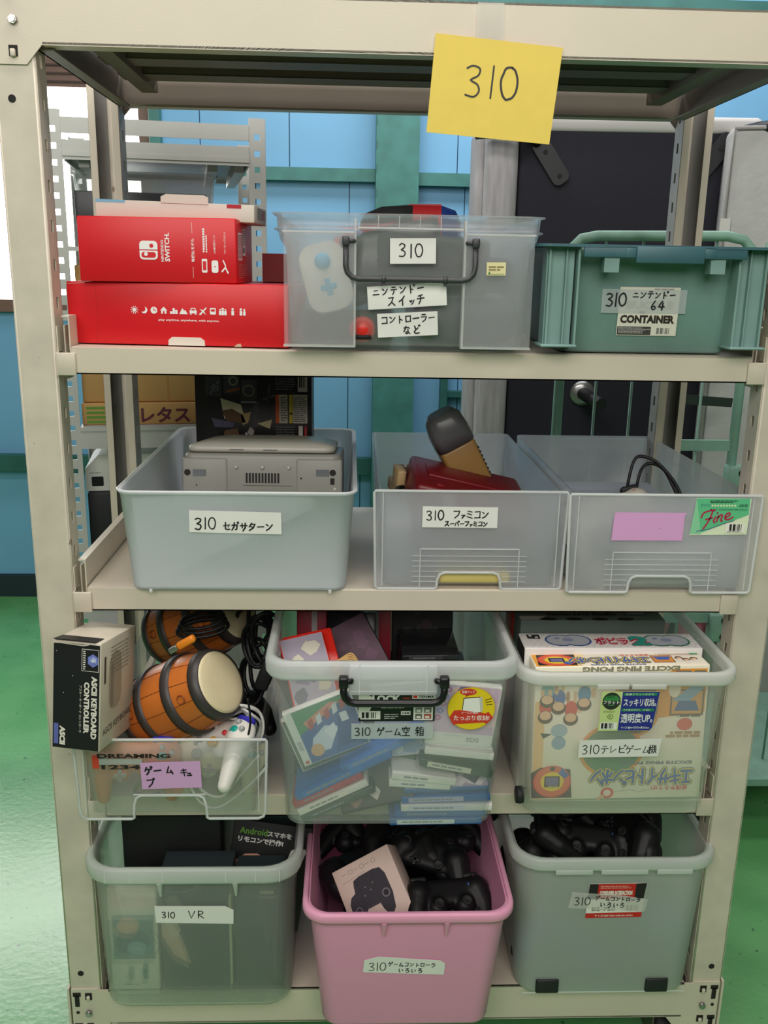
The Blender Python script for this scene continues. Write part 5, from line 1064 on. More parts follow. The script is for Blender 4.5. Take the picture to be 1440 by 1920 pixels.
# ---- game cases
SH = {'white': mat('case_white', '#e2e0da', .35), 'blue': mat('case_blue', '#1f5fae', .3), 'red': mat('case_red', '#d6281c', .3), 'black': mat('case_black', '#18191b', .3), 'crimson': mat('case_crimson', '#b33042', .35), 'green': mat('case_dark_green', '#2d4038', .4), 'clear': mat('case_smoke', '#2a2b2e', .15)}
def art_plain(c1, c2, seed=1, letters=None):
    def fn(p, W, H):
        rnd = random.Random(seed); p.rect(.002, .002, W-.002, H-.002, flat(c1), 1)
        for k in range(9):
            cx, cy = rnd.uniform(.015, W-.015), rnd.uniform(.012, H-.012); n = rnd.choice((4, 5, 6)); r_ = rnd.uniform(.006, .022)
            pts = [(min(W-.003, max(.003, cx+r_*rnd.uniform(.5, 1.2)*cos(2*pi*i/n))), min(H-.003, max(.003, cy+r_*rnd.uniform(.5, 1.2)*sin(2*pi*i/n)))) for i in range(n)]
            p.poly(pts, flat(rnd.choice(c2)), 1.5+.2*k)
        if letters: letters(p, W, H)
    return fn
def game_case(label, org, u, v, size, shell, art=None, spine=None, group=None, spine_fn=None):
    """org = lower left front corner; u along the width, v up the cover"""
    W, H, T = size; t = thing('game_case', label, 'game case', group=group)
    b = MB(); b.bb(0, W, 0, T, 0, H, SH[shell], .0015); b.build('shell', t)
    b = MB(); p = front(b, 0, 0, 0)
    if art: art(p, W, H)
    p2 = Print(b, (0, T, 0), (0, -1, 0), (0, 0, 1)); 
    if spine: p2.rect(.0012, .003, T-.0012, H-.003, flat(spine), 1); p2.lines(.003, H*.2, T-.003, H*.75, 14, flat('#8f9296'), 2, 3, .5)
    p3 = Print(b, (0, 0, 0), (1, 0, 0), (0, 1, 0)); p3 = Print(b, (W, 0, 0), (-1, 0, 0), (0, 1, 0))
    p4 = right(b, W, 0, 0)
    if spine: p4.rect(.0012, .003, T-.0012, H-.003, flat(spine), 1)
    if spine_fn: spine_fn(b, W, H, T)
    if len(b.bm.faces): b.build('cover_sheet', t)
    else: b.bm.free()
    pose(t, org, u, v); return t
def edge_print(txt=None, c='#e9e7e2'):
    def fn(b, W, H, T):
        p = Print(b, (0, 0, 0), (1, 0, 0), (0, 1, 0)); p = Print(b, (W, 0, 0), (-1, 0, 0), (0, 1, 0)); q = Print(b, (0, T, 0), (1, 0, 0), (0, -1, 0))
        q.rect(.012, .002, W*.7, T-.002, flat(c), 1); q.lines(.02, .004, W*.6, T-.004, 1, flat('#8b8f96'), 2, 3, .6)
    return fn
def ds_art(p, W, H):
    p.rect(.013, .002, W-.002, H-.002, flat('#3d5fa5'), 1); p.poly([(.013, H*.55), (W-.002, H*.95), (W-.002, H-.002), (.013, H-.002)], flat('#4c8f6a'), 1.3); p.poly([(.03, H*.62), (.09, H*.88), (.075, H*.93), (.025, H*.74)], flat('#d98a7a'), 1.6)
    for k, (a, c) in enumerate(((.03, .05), (.045, .06), (.06, .055), (.074, .07), (.088, .08))): p.poly([(a, H*.58+.004*k), (a+.009, H*.62+.004*k), (a+.011, H*.78+.004*k), (a+.002, H*.74+.004*k)], flat(['#b8424e', '#d8dce6'][k % 2]), 2)
    p.poly([(.02, .02), (.05, .015), (.075, .05), (.055, .06), (.03, .045)], flat('#cfd7e8'), 2); p.ell(.03, .022, .011, .012, flat('#d9a77c'), 2.5, 14); p.poly([(.06, .01), (.1, .015), (.108, .07), (.082, .075), (.07, .04)], flat('#28438c'), 2.2); p.rect(.083, .055, .095, .072, flat('#e2e6f0'), 3); p.poly([(.05, .05), (.07, .06), (.072, .045), (.06, .03)], flat('#e6e9f2'), 3)
    p.rect(.0015, .002, .0125, H-.002, flat('#dfe0dd'), 1); p.text('3DS', .010, .03, .0065, flat('#9b9ea4'), 2, width=.018, rot=90, bold=.04); p.rect(.004, .004, .010, .010, flat('#c8402e'), 2)
def pink_art(p, W, H):
    p.rect(.002, .024, W-.002, H-.002, flat('#d9b9d6'), 1); p.poly([(.002, H*.5), (.05, H*.7), (.06, H-.002), (.002, H-.002)], flat('#c6b4dc'), 1.3); p.poly([(.05, .03), (W-.002, .04), (W-.002, .085), (.065, .075)], flat('#ecc7d4'), 1.4); p.poly([(.03, H*.82), (.06, H*.9), (.055, H*.97), (.032, H*.95)], flat('#e8c7b4'), 1.8); p.ell(.05, H*.88, .012, .011, flat('#e3b7a6'), 2); p.poly([(.038, H*.9), (.062, H*.92), (.058, H*.98), (.042, H*.97)], flat('#6d5a8c'), 2.2)
    for k in range(5): p.ring(.014+.0025*k, .05+.013*k, .0025, .0055, flat(['#c66aa0', '#8a7fc8'][k % 2]), 2, 8)
    p.rect(.002, .002, W-.002, .024, flat('#e6e2df'), 1.5); p.text('NINTENDO', .03, .0175, .0032, flat('#b9b5b2'), 2, width=.03); p.text('3DS', .064, .009, .0085, flat('#a7a4a2'), 2, width=.022, bold=.04)
FYG = -.088
game_case('tilted white case with a blue and green cover, left front of the game container', (-.168, -.086, .689), (.113, .012, .042), (-.034, -.012, .110), (.112, .104, .0125), 'white', ds_art)
game_case('white game case directly behind and below the tilted blue-covered case', (-.172, -.066, .668), (.113, .012, .044), (-.034, -.006, .110), (.12, .100, .0135), 'white', art_plain('#5d6f6a', ['#7e8f88', '#3c4a48'], 4))
game_case('pink-covered handheld-game case standing at the right front of the clear game container', (.022, -.096, .737), (.110, .002, -.011), (.006, -.012, .11), (.108, .112, .0125), 'white', pink_art)
game_case('white game case lying under the pink-covered case', (.024, -.094, .7285), (.11, .0, -.012), (.0, 1, .0), (.112, .118, .012), 'white', None, '#cfe0e6')
ed = edge_print
def flatcase(label, x, z, ang, W, T, shell, c='#e9e7e2', y=-.088, H=.135, txt=True, art=None, tw=0, tilt=0.0, g=None):
    return game_case(label, (x, y, z), (cos(R(ang)), tw, sin(R(ang))), (0, 1, tilt), (W, H, T), shell, art, None, g, ed(None, c) if txt else None)
A1 = 27.5
flatcase('lower of the two bright blue game cases lying aslant across the clear game container', -.186, .640, A1, .172, .0135, 'blue', '#2b6fc0', H=.13)
flatcase('upper of the two bright blue game cases, its right end under the label', -.113, .690, A1, .150, .0135, 'blue', '#3678c6', H=.13)
flatcase('red game case lying aslant, between the blue and the white-edged case', -.190, .6245, A1-1, .124, .0125, 'crimson', '#c13a4e', y=-.086)
flatcase('white-edged game case lying aslant below the red one', -.182, .611, A1-1, .125, .0125, 'white', '#e9e5d8', y=-.086)
flatcase('dark game case lying aslant at the bottom left of the clear game container', -.176, .5985, A1-2, .13, .0125, 'green', '#3c5048', y=-.085)
game_case('dark game case with a round face-like picture, leaning at the bottom centre', (-.108, -.082, .601), (.115, .0, .030), (-.02, .06, .075), (.122, .075, .014), 'black', art_plain('#3b3634', ['#c7a189', '#8f6f5d', '#d9d3c9', '#51606a'], 8), '#2a3a3f')
game_case('small green-tinted case leaning behind the blue cases, centre of the clear game container', (-.085, -.05, .63), (.1, .0, .045), (-.03, .05, .09), (.11, .1, .013), 'green', art_plain('#4e6b52', ['#6b8a6a', '#33463a'], 9))
flatcase('blue game case at the very bottom of the right-hand stack', -.03, .5925, .5, .152, .0125, 'blue', '#dfe5ea', y=-.083)
flatcase('blue game case second from the bottom of the right-hand stack', -.022, .6055, 1, .150, .0125, 'blue', '#3a66a5', y=-.081)
flatcase('white-spined game case in the middle of the right-hand stack', -.012, .6185, .5, .150, .0125, 'white', '#cfd3e4', y=-.084)
flatcase('pale purple case upper in the right-hand stack', -.012, .6315, 2, .146, .0125, 'blue', '#b9b2d2', y=-.082)
game_case('case with a pink and violet picture cover lying on top of the right-hand stack', (-.008, -.084, .646), (.14, 0, .006), (0, .09, .045), (.14, .05, .012), 'blue', art_plain('#b9a3c0', ['#e3c7d3', '#4a3d63', '#8c6fa8', '#efe3e8'], 12), '#d8d3e2')
flatcase('white game case jutting out left under the dark green one', -.028, .684, -7, .105, .0135, 'white', '#e6e3da', y=-.092)
flatcase('second white game case right under the jutting white one', -.032, .668, -4, .100, .0135, 'white', '#dfe2dd', y=-.088)
flatcase('dark green game case under the white ones, right of the centre', .018, .706, -11, .120, .0135, 'green', '#d9d5c3', y=-.090)
game_case('pale blue-white case standing behind the handwritten label', (-.05, -.06, .69), (.09, 0, .01), (-.005, .02, .1), (.1, .12, .014), 'white', art_plain('#b9c7d6', ['#8fa7c4', '#d6dde6'], 15))
# upper layer showing over the rim
def ds_top(p, W, H): art_plain('#9a90a0', ['#5a5464', '#c9c2b2', '#7d6f86', '#b8b09a'], 21)(p, W, H)
game_case('orange-red handheld-game case leaning over the front rim, left half', (-.185, -.072, .783), (.098, .02, .016), (.03, .095, .085), (.075, .125, .0125), 'red', ds_top, '#e5341f')
game_case('orange-red handheld-game case just behind the first one, left half', (-.178, -.058, .776), (.098, .02, .016), (.03, .095, .085), (.083, .131, .0125), 'red', None, '#e5341f')
game_case('large thin dark violet case leaning diagonally behind the red cases', (-.195, .04, .72), (.15, .03, .075), (-.02, .06, .1), (.19, .10, .010), 'black', art_plain('#4f2c40', ['#5f3650', '#3b2233'], 22))
def vid(p, W, H): p.text('XODIV', .0105, H*.80, .011, flat('#c3bfba'), 2, width=.07, rot=-90, bold=.04); p.line([(.005, H*.86), (.009, H*.8)], .002, flat('#c4352c'), 2); p.line([(.006, H*.28), (.011, H*.22)], .002, flat('#c4352c'), 2); p.rect(0, 0, .0012, H, flat('#cfcbc5'), 2)
game_case('tall black case standing on edge with letters down its spine, centre of the game container', (-.074, .08, .70), (.025, 0, 0), (.002, .05, .17), (.022, .178, .13), 'black', vid)
game_case('tall dark case behind the black stack at the right rear', (-.016, .235, .70), (.1, 0, .0), (0, .02, .15), (.118, .15, .02), 'clear', art_plain('#211f22', ['#3a3a3d', '#2c3a36', '#4a2f36'], 25))
for k, (z, sh) in enumerate(((.735, 'black'), (.7465, 'black'), (.758, 'clear'), (.7695, 'black'), (.781, 'black'), (.7925, 'clear'))):
    flatcase(['lowest black disc case in the stack at the right of the game container', 'second-lowest black disc case in the stack at the right', 'third disc case from the bottom of the black stack', 'fourth disc case from the bottom of the black stack', 'second disc case from the top of the black stack, silver strip on its edge', 'topmost disc case of the black stack at the right'][k], -.006+(k % 2)*.003, z, .5*(k % 3), .104, .0105, sh, '#8a8880' if k == 4 else '#3a3a3d', y=.12, H=.13)
game_case('crimson case with a pale stripe standing at the left wall of the game container', (-.195, .16, .69), (.05, .0, .0), (0, .02, .15), (.055, .165, .10), 'crimson', lambda p, W, H: (p.rect(W*.5, .0, W*.68, H, flat('#cfc4c6'), 1)))
game_case('dark picture case leaning at the left rear of the game container', (-.14, .22, .70), (.09, .0, .02), (0, .05, .14), (.10, .15, .014), 'black', art_plain('#2a1d26', ['#4b2f40', '#1c1720', '#5d4753'], 27))
game_case('crimson case at the centre rear of the game container', (-.048, .215, .69), (.03, .0, .0), (0, .02, .15), (.03, .16, .09), 'crimson', lambda p, W, H: (p.rect(W*.0, .0, W*.2, H, flat('#8d8a88'), 1)))
b = MB()
for k in range(4): b.tube(curve_pts([(-.128, -.035+.004*k, .842), (-.115, -.03+.005*k, .850-.002*k), (-.095, -.028+.005*k, .848+.002*k), (-.082, -.03+.004*k, .838)]), .0018, mat('rubber_band', '#c09a5e', .6), 6)
tag(b.build('cord_bundle'), 'tan cord bundle lying beside the orange-red cases', 'cord')
for k, (x, y, z, w_, h_, d_, sh) in enumerate(((-.19, .0, .60, .16, .10, .12, 'black'), (-.02, .0, .60, .15, .07, .13, 'green'), (-.19, .15, .60, .16, .085, .15, 'black'), (-.02, .15, .60, .15, .12, .16, 'black'))):
    b = MB(); b.bb(0, w_, 0, d_, 0, h_, SH[sh], .002)
    for j in range(int(h_/.0145)): b.bb(-.0004, w_+.0004, -.0004, d_+.0004, .013+j*.0145, .0142+j*.0145, m_hole)
    tag(b.build('boxed_set', None, (x, y, z)), ['dark boxed set deep at the left front of the game container', 'green-black boxed set deep at the right front of the game container', 'dark boxed set deep at the left rear of the game container', 'tall dark boxed set deep at the right rear of the game container'][k], 'box')

# ================================================================== SHELF 3, right container with toy boxes
pp_H = plastic('clear_toy_container', '#fafaf8', .17, .22, .8)
pp_Hr = plastic('toy_container_rim', '#fbfbf9', .74, .25, .8)
t = thing('storage_container', 'clear container with a green and blue maker label, full of toy boxes', 'storage container', (.3485, .17, .5885))
def rimmed(t, wb_, db_, wt, dt, h, m, mr, r=.035, lip=.021, out=.011, notches=(), ribs=(), rr0=None, foot=True):
    b = MB(); tub(b, wb_, db_, wt, dt, h-.002, .003, m, r, .0, lip, 6, rb=rr0); b.build('tub', t)
    b = MB()
    def lr(w_, d_, z): return [(x, y, z) for x, y in rrect(w_, d_, r+out*.6, 6)]
    a = out
    b.loft([lr(wt+.001, dt+.001, h-lip), lr(wt+2*a-.004, dt+2*a-.004, h-lip-.002), lr(wt+2*a, dt+2*a, h-lip+.003), lr(wt+2*a, dt+2*a, h-.004), lr(wt+2*a-.005, dt+2*a-.005, h), lr(wt+.004, dt+.004, h), lr(wt+.001, dt+.001, h-.003), lr(wt+.001, dt+.001, h-lip)], mr, cap0=False, cap1=False)
    for x0, x1, dz in notches: b.bb(x0, x1, -(dt/2+a+.001), -(dt/2+a-.003), h-lip-dz, h-lip+.002, mr, .001)
    for x in ribs: b.loft([[(x-.004, -dt/2-a-.0005, h-lip), (x+.004, -dt/2-a-.0005, h-lip), (x+.004, -dt/2+.006, h-lip), (x-.004, -dt/2+.006, h-lip)], [(x-.0015, -dt/2-.0005, h-lip-.032), (x+.0015, -dt/2-.0005, h-lip-.032), (x+.0015, -dt/2+.006, h-lip-.032), (x-.0015, -dt/2+.006, h-lip-.032)]], mr, smooth=False)
    b.build('rim', t)
rimmed(t, .308, .478, .336, .506, .267, pp_H, pp_Hr, .034, .020, .011, ((-.055, -.005, .006), (.0, .055, .006)))
b = MB()
b.bb(-.14, .14, -.2405, -.238, .0275, .0283, pp_H); b.build('base_rib', t)
b = MB(); b.lathe([(.002, -.006), (.014, -.006), (.015, 0), (.014, .006), (.002, .006)], m_black2, 18, Matrix.Translation((-.157, -.205, .018)) @ Matrix.Rotation(pi/2, 4, 'Y')); b.build('wheel', t)
lnh = (0, -.052, 1)
stick_label(t, (-.0735, -.2484, .1125), (1, 0, .004), lnh, .133, .0335, lambda p: (p.hand('310', .005, .007, .0165, INK, .0014, adv=1.02, seed=71), p.hand('テレビ', .036, .0075, .015, INK, .0014, adv=.98, seed=72), p.hand('ゲーム', .077, .0075, .0145, INK, .0014, adv=.98, seed=73), p.hand('機', .114, .0065, .0165, INK, .0014, seed=74)), pts=[(0, .0), (.1315, .0015), (.1345, .0345), (.0005, .032)])
def irisl(p):
    nv = flat('#2a2f8f'); gr = flat('#1f8a55'); k = m_hole; w = flat('#f4f3ee')
    p.rect(.0005, .0005, .032, .0695, flat('#cfe096'), 1); p.ell(.0175, .054, .0145, .0155, flat('#2c2f2c'), 2); p.ell(.0175, .0555, .0125, .010, flat('#3a8a4a'), 2.2); p.lines(.010, .060, .025, .066, 2, flat('#1d3a22'), 3); p.rect(.003, .0475, .032, .0545, flat('#2c2f2c'), 2.5); p.text('フラット', .0175, .0485, .0062, w, 3, width=.026, align='C', bold=.02)
    p.lines(.006, .033, .028, .037, 2, flat('#6a7a4a'), 2, 3, .45); p.ring(.018, .026, .0038, .0048, flat('#5b6a3c'), 2, 14); p.text('R', .018, .0238, .0045, flat('#5b6a3c'), 3, align='C'); p.rect(.003, .003, .030, .0155, w, 2); p.barcode(.0045, .0045, .0285, .0145, k, 3)
    p.poly([(.032, .0005), (.0835, .0005), (.088, .006), (.094, .070), (.0345, .0705)], nv, 1.2); p.rect(.036, .0635, .090, .0685, gr, 2); p.text('底面フラットだから', .062, .0645, .0036, w, 3, width=.046, align='C', bold=.01)
    p.text('スッキリ収納。', .0635, .0445, .0145, w, 3, width=.053, align='C', bold=.022); p.rect(.035, .0355, .088, .0405, gr, 2); p.text('より見えやすく、便利に', .060, .0363, .0036, w, 3, width=.044, align='C', bold=.01)
    p.text('透明度UP。', .061, .0145, .0175, w, 3, width=.052, align='C', bold=.022); p.text('サイズ 幅40×奥行73×高さ33cm', .060, .004, .0042, w, 3, width=.046, align='C', bold=.02)
stick_label(t, (-.0455, -.2512, .162), (1, 0, .004), lnh, .094, .0705, irisl, mat('yellow_green_label', '#dfe8b0', .5), 'maker_label', [(0, 0), (.0835, 0), (.0885, .006), (.0945, .0705), (.003, .071)])
# toy boxes; the front one stands on its head, so its print is upside down
m_pbox = mat('cream_toy_card', '#efe6d2', .5, var=.02, scale=5)
def flip(b, W, H): return Print(b, (W, -.0001, H), (-1, 0, 0), (0, 0, -1))
def ppbox(b, W, Dp, H):
    p = Upside(b, W, H); og = flat('#e79a3c'); gn = flat('#5f8a66'); bw = flat('#8d6a63'); bl = flat('#3d62b0'); yl = flat('#f0cf3a'); rd = flat('#d8402f'); k = flat('#22232a'); sk = flat('#edbd96'); hr = flat('#4a2c22')
    # in print coordinates: u from the box's right edge, v down from its bottom
    p.rect(.002, .075, .018, H*.98, og, 1) if False else None
    p.rect(W-.018, .002, W-.0015, H-.06, flat('#efc28a'), 1)
    p.poly([(.004, .155), (.09, .145), (.095, .205), (.06, .232), (.004, .232)], og, 1); p.ell(.118, .168, .042, .055, og, 1.1); p.ell(.118, .168, .037, .050, bw, 1.2); p.ell(.155, .088, .054, .048, og, 1.2); p.ell(.155, .088, .048, .042, gn, 1.4)
    p.poly([(.006, .15), (.062, .15), (.062, .196), (.006, .196)], flat('#6a5248'), 2); p.poly([(.009, .153), (.059, .153), (.059, .193), (.009, .193)], flat('#d79a4f'), 2.2); p.poly([(.013, .158), (.055, .158), (.048, .176), (.02, .176)], flat('#3d5f94'), 2.4); p.poly([(.03, .176), (.06, .176), (.002, .225), (.01, .196)], flat('#7fa3bf'), 2.6); p.lines(.01, .146, .055, .152, 1, flat('#5a453c'), 3)
    p.ell(.052, .214, .013, .014, flat('#c8503c'), 2.6); p.ell(.056, .196, .010, .014, flat('#efe3cf'), 2.7)
    p.ell(.035, .134, .013, .011, flat('#d85c4a'), 2); 
    p.lines(.008, .110, .066, .122, 2, flat('#a67c4a'), 2, 3, .8)
    # generic row of playing children, plain shapes only
    for (u, v, c1) in ((.268, .150, rd), (.226, .146, rd), (.247, .166, bl), (.205, .172, '#4f86b8'), (.266, .178, '#7fb0b8')):
        c1 = flat(c1) if isinstance(c1, str) else c1
        p.ell(u, v+.018, .011, .015, c1, 2.0, 14); p.ell(u, v, .0125, .0115, hr, 2.2, 16); p.ell(u, v+.003, .0095, .008, sk, 2.4, 14); p.rect(u-.009, v+.03, u-.003, v+.049, sk, 2.1, .002); p.rect(u+.003, v+.03, u+.009, v+.049, sk, 2.1, .002); p.ell(u-.015, v+.02, .004, .009, sk, 2.1, 10)
    p.ell(.244, .104, .012, .012, flat('#8aa3b8'), 2, 16); p.ell(.244, .126, .014, .012, flat('#9fb4c4'), 2, 16); p.poly([(.256, .12), (.275, .122), (.27, .112)], k, 2)
    # round emblem with a set-top screen
    cu, cv = .252, .034; p.poly([(cu-.034, .004), (cu+.034, .004), (cu+.036, .05), (cu+.02, .06), (cu-.03, .056)], k, 2); p.ell(cu, cv, .032, .029, rd, 2.2, 28); p.ell(cu, cv, .0295, .0265, flat('#e2674a'), 2.3, 28); p.poly([(cu-.028, cv+.012), (cu-.016, cv+.025), (cu-.01, cv+.014), (cu-.022, cv+.005)], bl, 2.6); p.ell(cu, cv, .0195, .0175, yl, 2.5, 24); p.rect(cu-.013, cv-.010, cu+.013, cv+.010, k, 3, .002); p.rect(cu-.0105, cv-.006, cu+.0105, cv+.008, flat('#6f6a9c'), 3.3); p.lines(cu-.01, cv-.0095, cu+.01, cv-.0065, 1, flat('#c9c4ba'), 4); p.ell(cu, cv+.0235, .0045, .004, k, 3, 10)
    # title lettering: outlined, then filled
    tx = 'エキサイトピンポン'
    for m_, wd_, l_ in ((flat('#6f8078'), .0105, 2.0), (yl, .0076, 2.6), (bl, .0046, 3.2)): p.hand(tx, .016, .027, .027, m_, wd_, adv=.86, l=l_, wfac=.72, seed=2)
    p.text('EXCITE PING PONG', .018, .0625, .006, flat('#6b6f78'), 2.6, width=.12, bold=.05); p.text('卓球やろうぜ!', .022, .0145, .0095, rd, 2.6, width=.062, bold=.02)
    p.ell(.158, .0115, .011, .010, rd, 2, 18); p.ell(.158, .0115, .0065, .006, flat('#f0d9c9'), 2.4, 14); p.line([(.165, .006), (.173, .0)], .005, flat('#d9a77c'), 2); p.line([(.085, .0165), (.105, .012), (.12, .017), (.145, .013)], .0007, flat('#9a938a'), 2)
    p.text('EXCITE PING PONG', .05, H-.0095, .009, flat('#8d8a74'), 2, width=.16, bold=.05)
    p.rect(.006, H-.014, .026, H-.009, flat('#7a7468'), 2, .002); p.rect(.03, H-.014, .056, H-.009, flat('#7a7468'), 2, .002)
    # upper face: the same title strip, upside down for the viewer
    q = Print(b, (W, Dp, H), (-1, 0, 0), (0, -1, 0)); s = .6
    q.poly([(W-.002, .002), (W-.075, .002), (W-.07, Dp-.002), (W-.002, Dp-.002)], flat('#eda63a'), 1); q.poly([(W-.075, .002), (W-.09, .002), (W-.078, Dp-.002), (W-.07, Dp-.002)], flat('#f4d9a4'), 1)
    cu, cv = W-.04, Dp/2; q.poly([(cu-.034, .004), (cu+.03, .004), (cu+.034, Dp-.006), (cu-.03, Dp-.006)], k, 2); q.ell(cu, cv, .032, .0245, rd, 2.2, 28); q.ell(cu, cv, .029, .022, flat('#e2603f'), 2.3, 28); q.poly([(cu-.028, cv+.01), (cu-.014, cv+.021), (cu-.008, cv+.011), (cu-.02, cv+.004)], bl, 2.6); q.ell(cu, cv, .020, .0155, yl, 2.5); q.rect(cu-.013, cv-.009, cu+.013, cv+.009, k, 3, .002); q.rect(cu-.010, cv-.005, cu+.010, cv+.007, flat('#6f6a9c'), 3.3)
    [q.hand(tx, .094, .018, .024, m_, wd_, adv=.86, l=l_, wfac=.63, seed=2) for m_, wd_, l_ in ((flat('#3c4658'), .0088, 2.0), (yl, .0062, 2.6), (bl, .0036, 3.2))]; q.text('EXCITE PING PONG', .105, .047, .0055, flat('#6a7fa8'), 2.6, width=.09, bold=.04); q.text('卓球やろうぜ!', .088, .006, .007, rd, 2.6, width=.05, bold=.02)
    q.rect(.052, .012, .088, .043, flat('#6a4a3a'), 2); q.rect(.0535, .0135, .0865, .0415, flat('#d98d3f'), 2.2); q.poly([(.055, .018), (.085, .018), (.078, .032), (.06, .032)], bl, 2.4); q.lines(.01, .004, .08, .012, 2, flat('#cda39a'), 2, 3, .4); q.rect(.004, .004, .018, .010, flat('#2f9a5a'), 2)
    for (u, v) in ((.018, .028), (.032, .032), (.042, .024)): q.ell(u, v, .0065, .006, hr, 2.4, 14); q.ell(u, v+.002, .0045, .004, sk, 2.6, 12); q.ell(u, v+.01, .006, .005, flat('#e9e2da'), 2.2, 12)
t2 = carton('game_box', 'cream toy box with big upside-down blue and yellow lettering, front of the right container', 'box', (.287, .055, .238), m_pbox, ppbox, .002); t2.location = (.2065, -.056, .6085); t2.rotation_euler = (R(-2), R(-.8), R(.3))
def popbox(b, W, Dp, H):
    p = top(b, 0, 0, H); bl = flat('#3d5f9c'); gy = flat('#b9bcc6'); rd = flat('#c42a44'); gn = flat('#2f9a8c'); k = m_hole
    for i in range(26):
        for j in range(6): p.ell(.015+i*.0115+(j % 2)*.0055, .008+j*.0105, .0016, .0016, flat('#c6c1c4'), 1, 6)
    for cu, c in ((.080, bl), (.250, flat('#3d7a66'))):
        p.ell(cu-.014, Dp/2, .026, .025, c, 2, 24); p.ell(cu+.014, Dp/2, .026, .025, c, 2.1, 24); p.ell(cu-.014, Dp/2, .0225, .0215, gy, 2.4, 24); p.ell(cu+.014, Dp/2, .0225, .0215, gy, 2.5, 24); p.ell(cu, Dp/2+.002, .010, .008, flat('#8f9bb8'), 3, 16); p.ell(cu-.018, Dp/2+.008, .005, .004, flat('#7e8cb0'), 3, 12)
    p.text('ポピラ', .125, .014, .032, rd, 3, width=.058, bold=.12); p.text('ポピラ', .125, .014, .032, flat('#f3eef0'), 3.4, width=.058, bold=.065); p.text('ポピラ', .125, .014, .032, rd, 3.8, width=.058, bold=.03)
    p.text('2', .185, .010, .042, rd, 3, width=.034, bold=.12); p.text('2', .185, .010, .042, gn, 3.4, width=.034, bold=.07)
    p.rect(.012, .040, .034, .058, k, 2); p.ell(.018, .052, .003, .003, flat('#ffffff'), 3, 8); p.ell(.028, .046, .003, .003, flat('#ffffff'), 3, 8)
    q = front(b, 0, 0, 0); q.lines(.05, .19, .2, .205, 1, flat('#d6cfc8'), 1); q.ell(.16, .205, .016, .007, flat('#5b7fb8'), 2); q.ell(.172, .205, .010, .006, flat('#e0b93a'), 2.3)
    l = Print(b, (0, Dp, 0), (0, -1, 0), (0, 0, 1)); l.rect(.002, H-.06, Dp-.002, H-.002, m_hole, 1)
carton('game_box', 'white dotted toy box with red and green lettering, behind the cream toy box', 'box', (.302, .066, .262), mat('white_toy_card', '#eee9e6', .5), popbox, .002).location = (.195, .006, .5945)
def studio(b, W, Dp, H):
    p = top(b, 0, 0, H); p.rect(.002, .002, W-.002, Dp-.002, flat('#5c6e66'), 1); p.text('Simon Live Studio', .05, .02, .014, flat('#232826'), 3, width=.125, bold=.04); p.poly([(.0, .0), (.03, .0), (.05, .018), (.0, .018)], flat('#b8bab2'), 2)
    for k in range(4): p.ell(.05+k*.045, .004, .015, .007, m_hole, 2, 16)
    p.rect(.19, .022, .23, .042, flat('#3a4a52'), 2, .004); p.rect(.193, .025, .227, .039, flat('#7f8f93'), 3, .003); p.lines(.12, .042, .18, .047, 1, flat('#9ab0a4'), 2)
carton('game_box', 'grey-green toy box with dark lettering, third from the front in the right container', 'box', (.255, .060, .285), mat('grey_green_card', '#4d5b55', .5), studio, .002).location = (.199, .076, .5945)
def redtoy(b, W, Dp, H):
    p = front(b, 0, 0, 0); p.rect(.005, H-.045, .095, H-.004, flat('#b99a3c'), 1); p.text('コナン'.replace('コナン', 'ゲーム'), .01, H-.04, .024, flat('#5c1a14'), 2, width=.075, bold=.06); p.ell(.13, H-.018, .011, .011, flat('#d9d3cc'), 2, 20); p.ell(.13, H-.018, .008, .008, flat('#5a79b0'), 3, 18); p.rect(.16, H-.03, .19, H-.004, flat('#c94a3c'), 2)
    q = top(b, 0, 0, H); q.rect(.005, .005, .09, .06, flat('#b99a3c'), 1)
carton('game_box', 'red toy box with a yellow panel, rearmost in the right container', 'box', (.215, .07, .31), mat('red_toy_card', '#a5221c', .45), redtoy, .002).location = (.197, .142, .5945)

# ================================================================== BOTTOM DECK: three deep bins
pp_I = plastic('cloudy_bin_plastic', '#f5f9f4', .20, .3, .7, frost=.28, frough=.14)
pp_Ir = plastic('cloudy_bin_rim', '#f7faf7', .7, .3, .8)
t = thing('storage_bin', 'cloudy clear bin with a short label of five characters, left end of the bottom deck', 'storage bin', (-.3625, .185, .1895))
rimmed(t, .330, .458, .348, .485, .298, pp_I, pp_Ir, .05, .027, .011, (), (-.052, .075), .045)
for x in (-.14, -.1, -.045, .06, .11, .15): b = MB(); b.bb(x-.0008, x+.0008, -.2545, -.2525, .274, .297, pp_edge); b.build('rib', t)
lni = (0, -.044, 1)
stick_label(t, (-.0655, -.2377, .1835), (1, 0, -.022), lni, .135, .036, lambda p: (p.hand('310', .012, .0105, .0125, INK, .0016, adv=1.08, seed=81, rot=-1), p.hand('VR', .056, .010, .0165, INK, .0018, adv=1.0, seed=83, rot=-1)), pts=[(.002, 0), (.134, -.001), (.1345, .028), (.12, .036), (.0, .0345)])
m_kb = mat('black_carton', '#0f0f11', .5)
carton('headset_box', 'large matt black box standing at the left rear of the cloudy bin', 'box', (.178, .22, .305), m_kb).location = (-.509, .075, .1955)
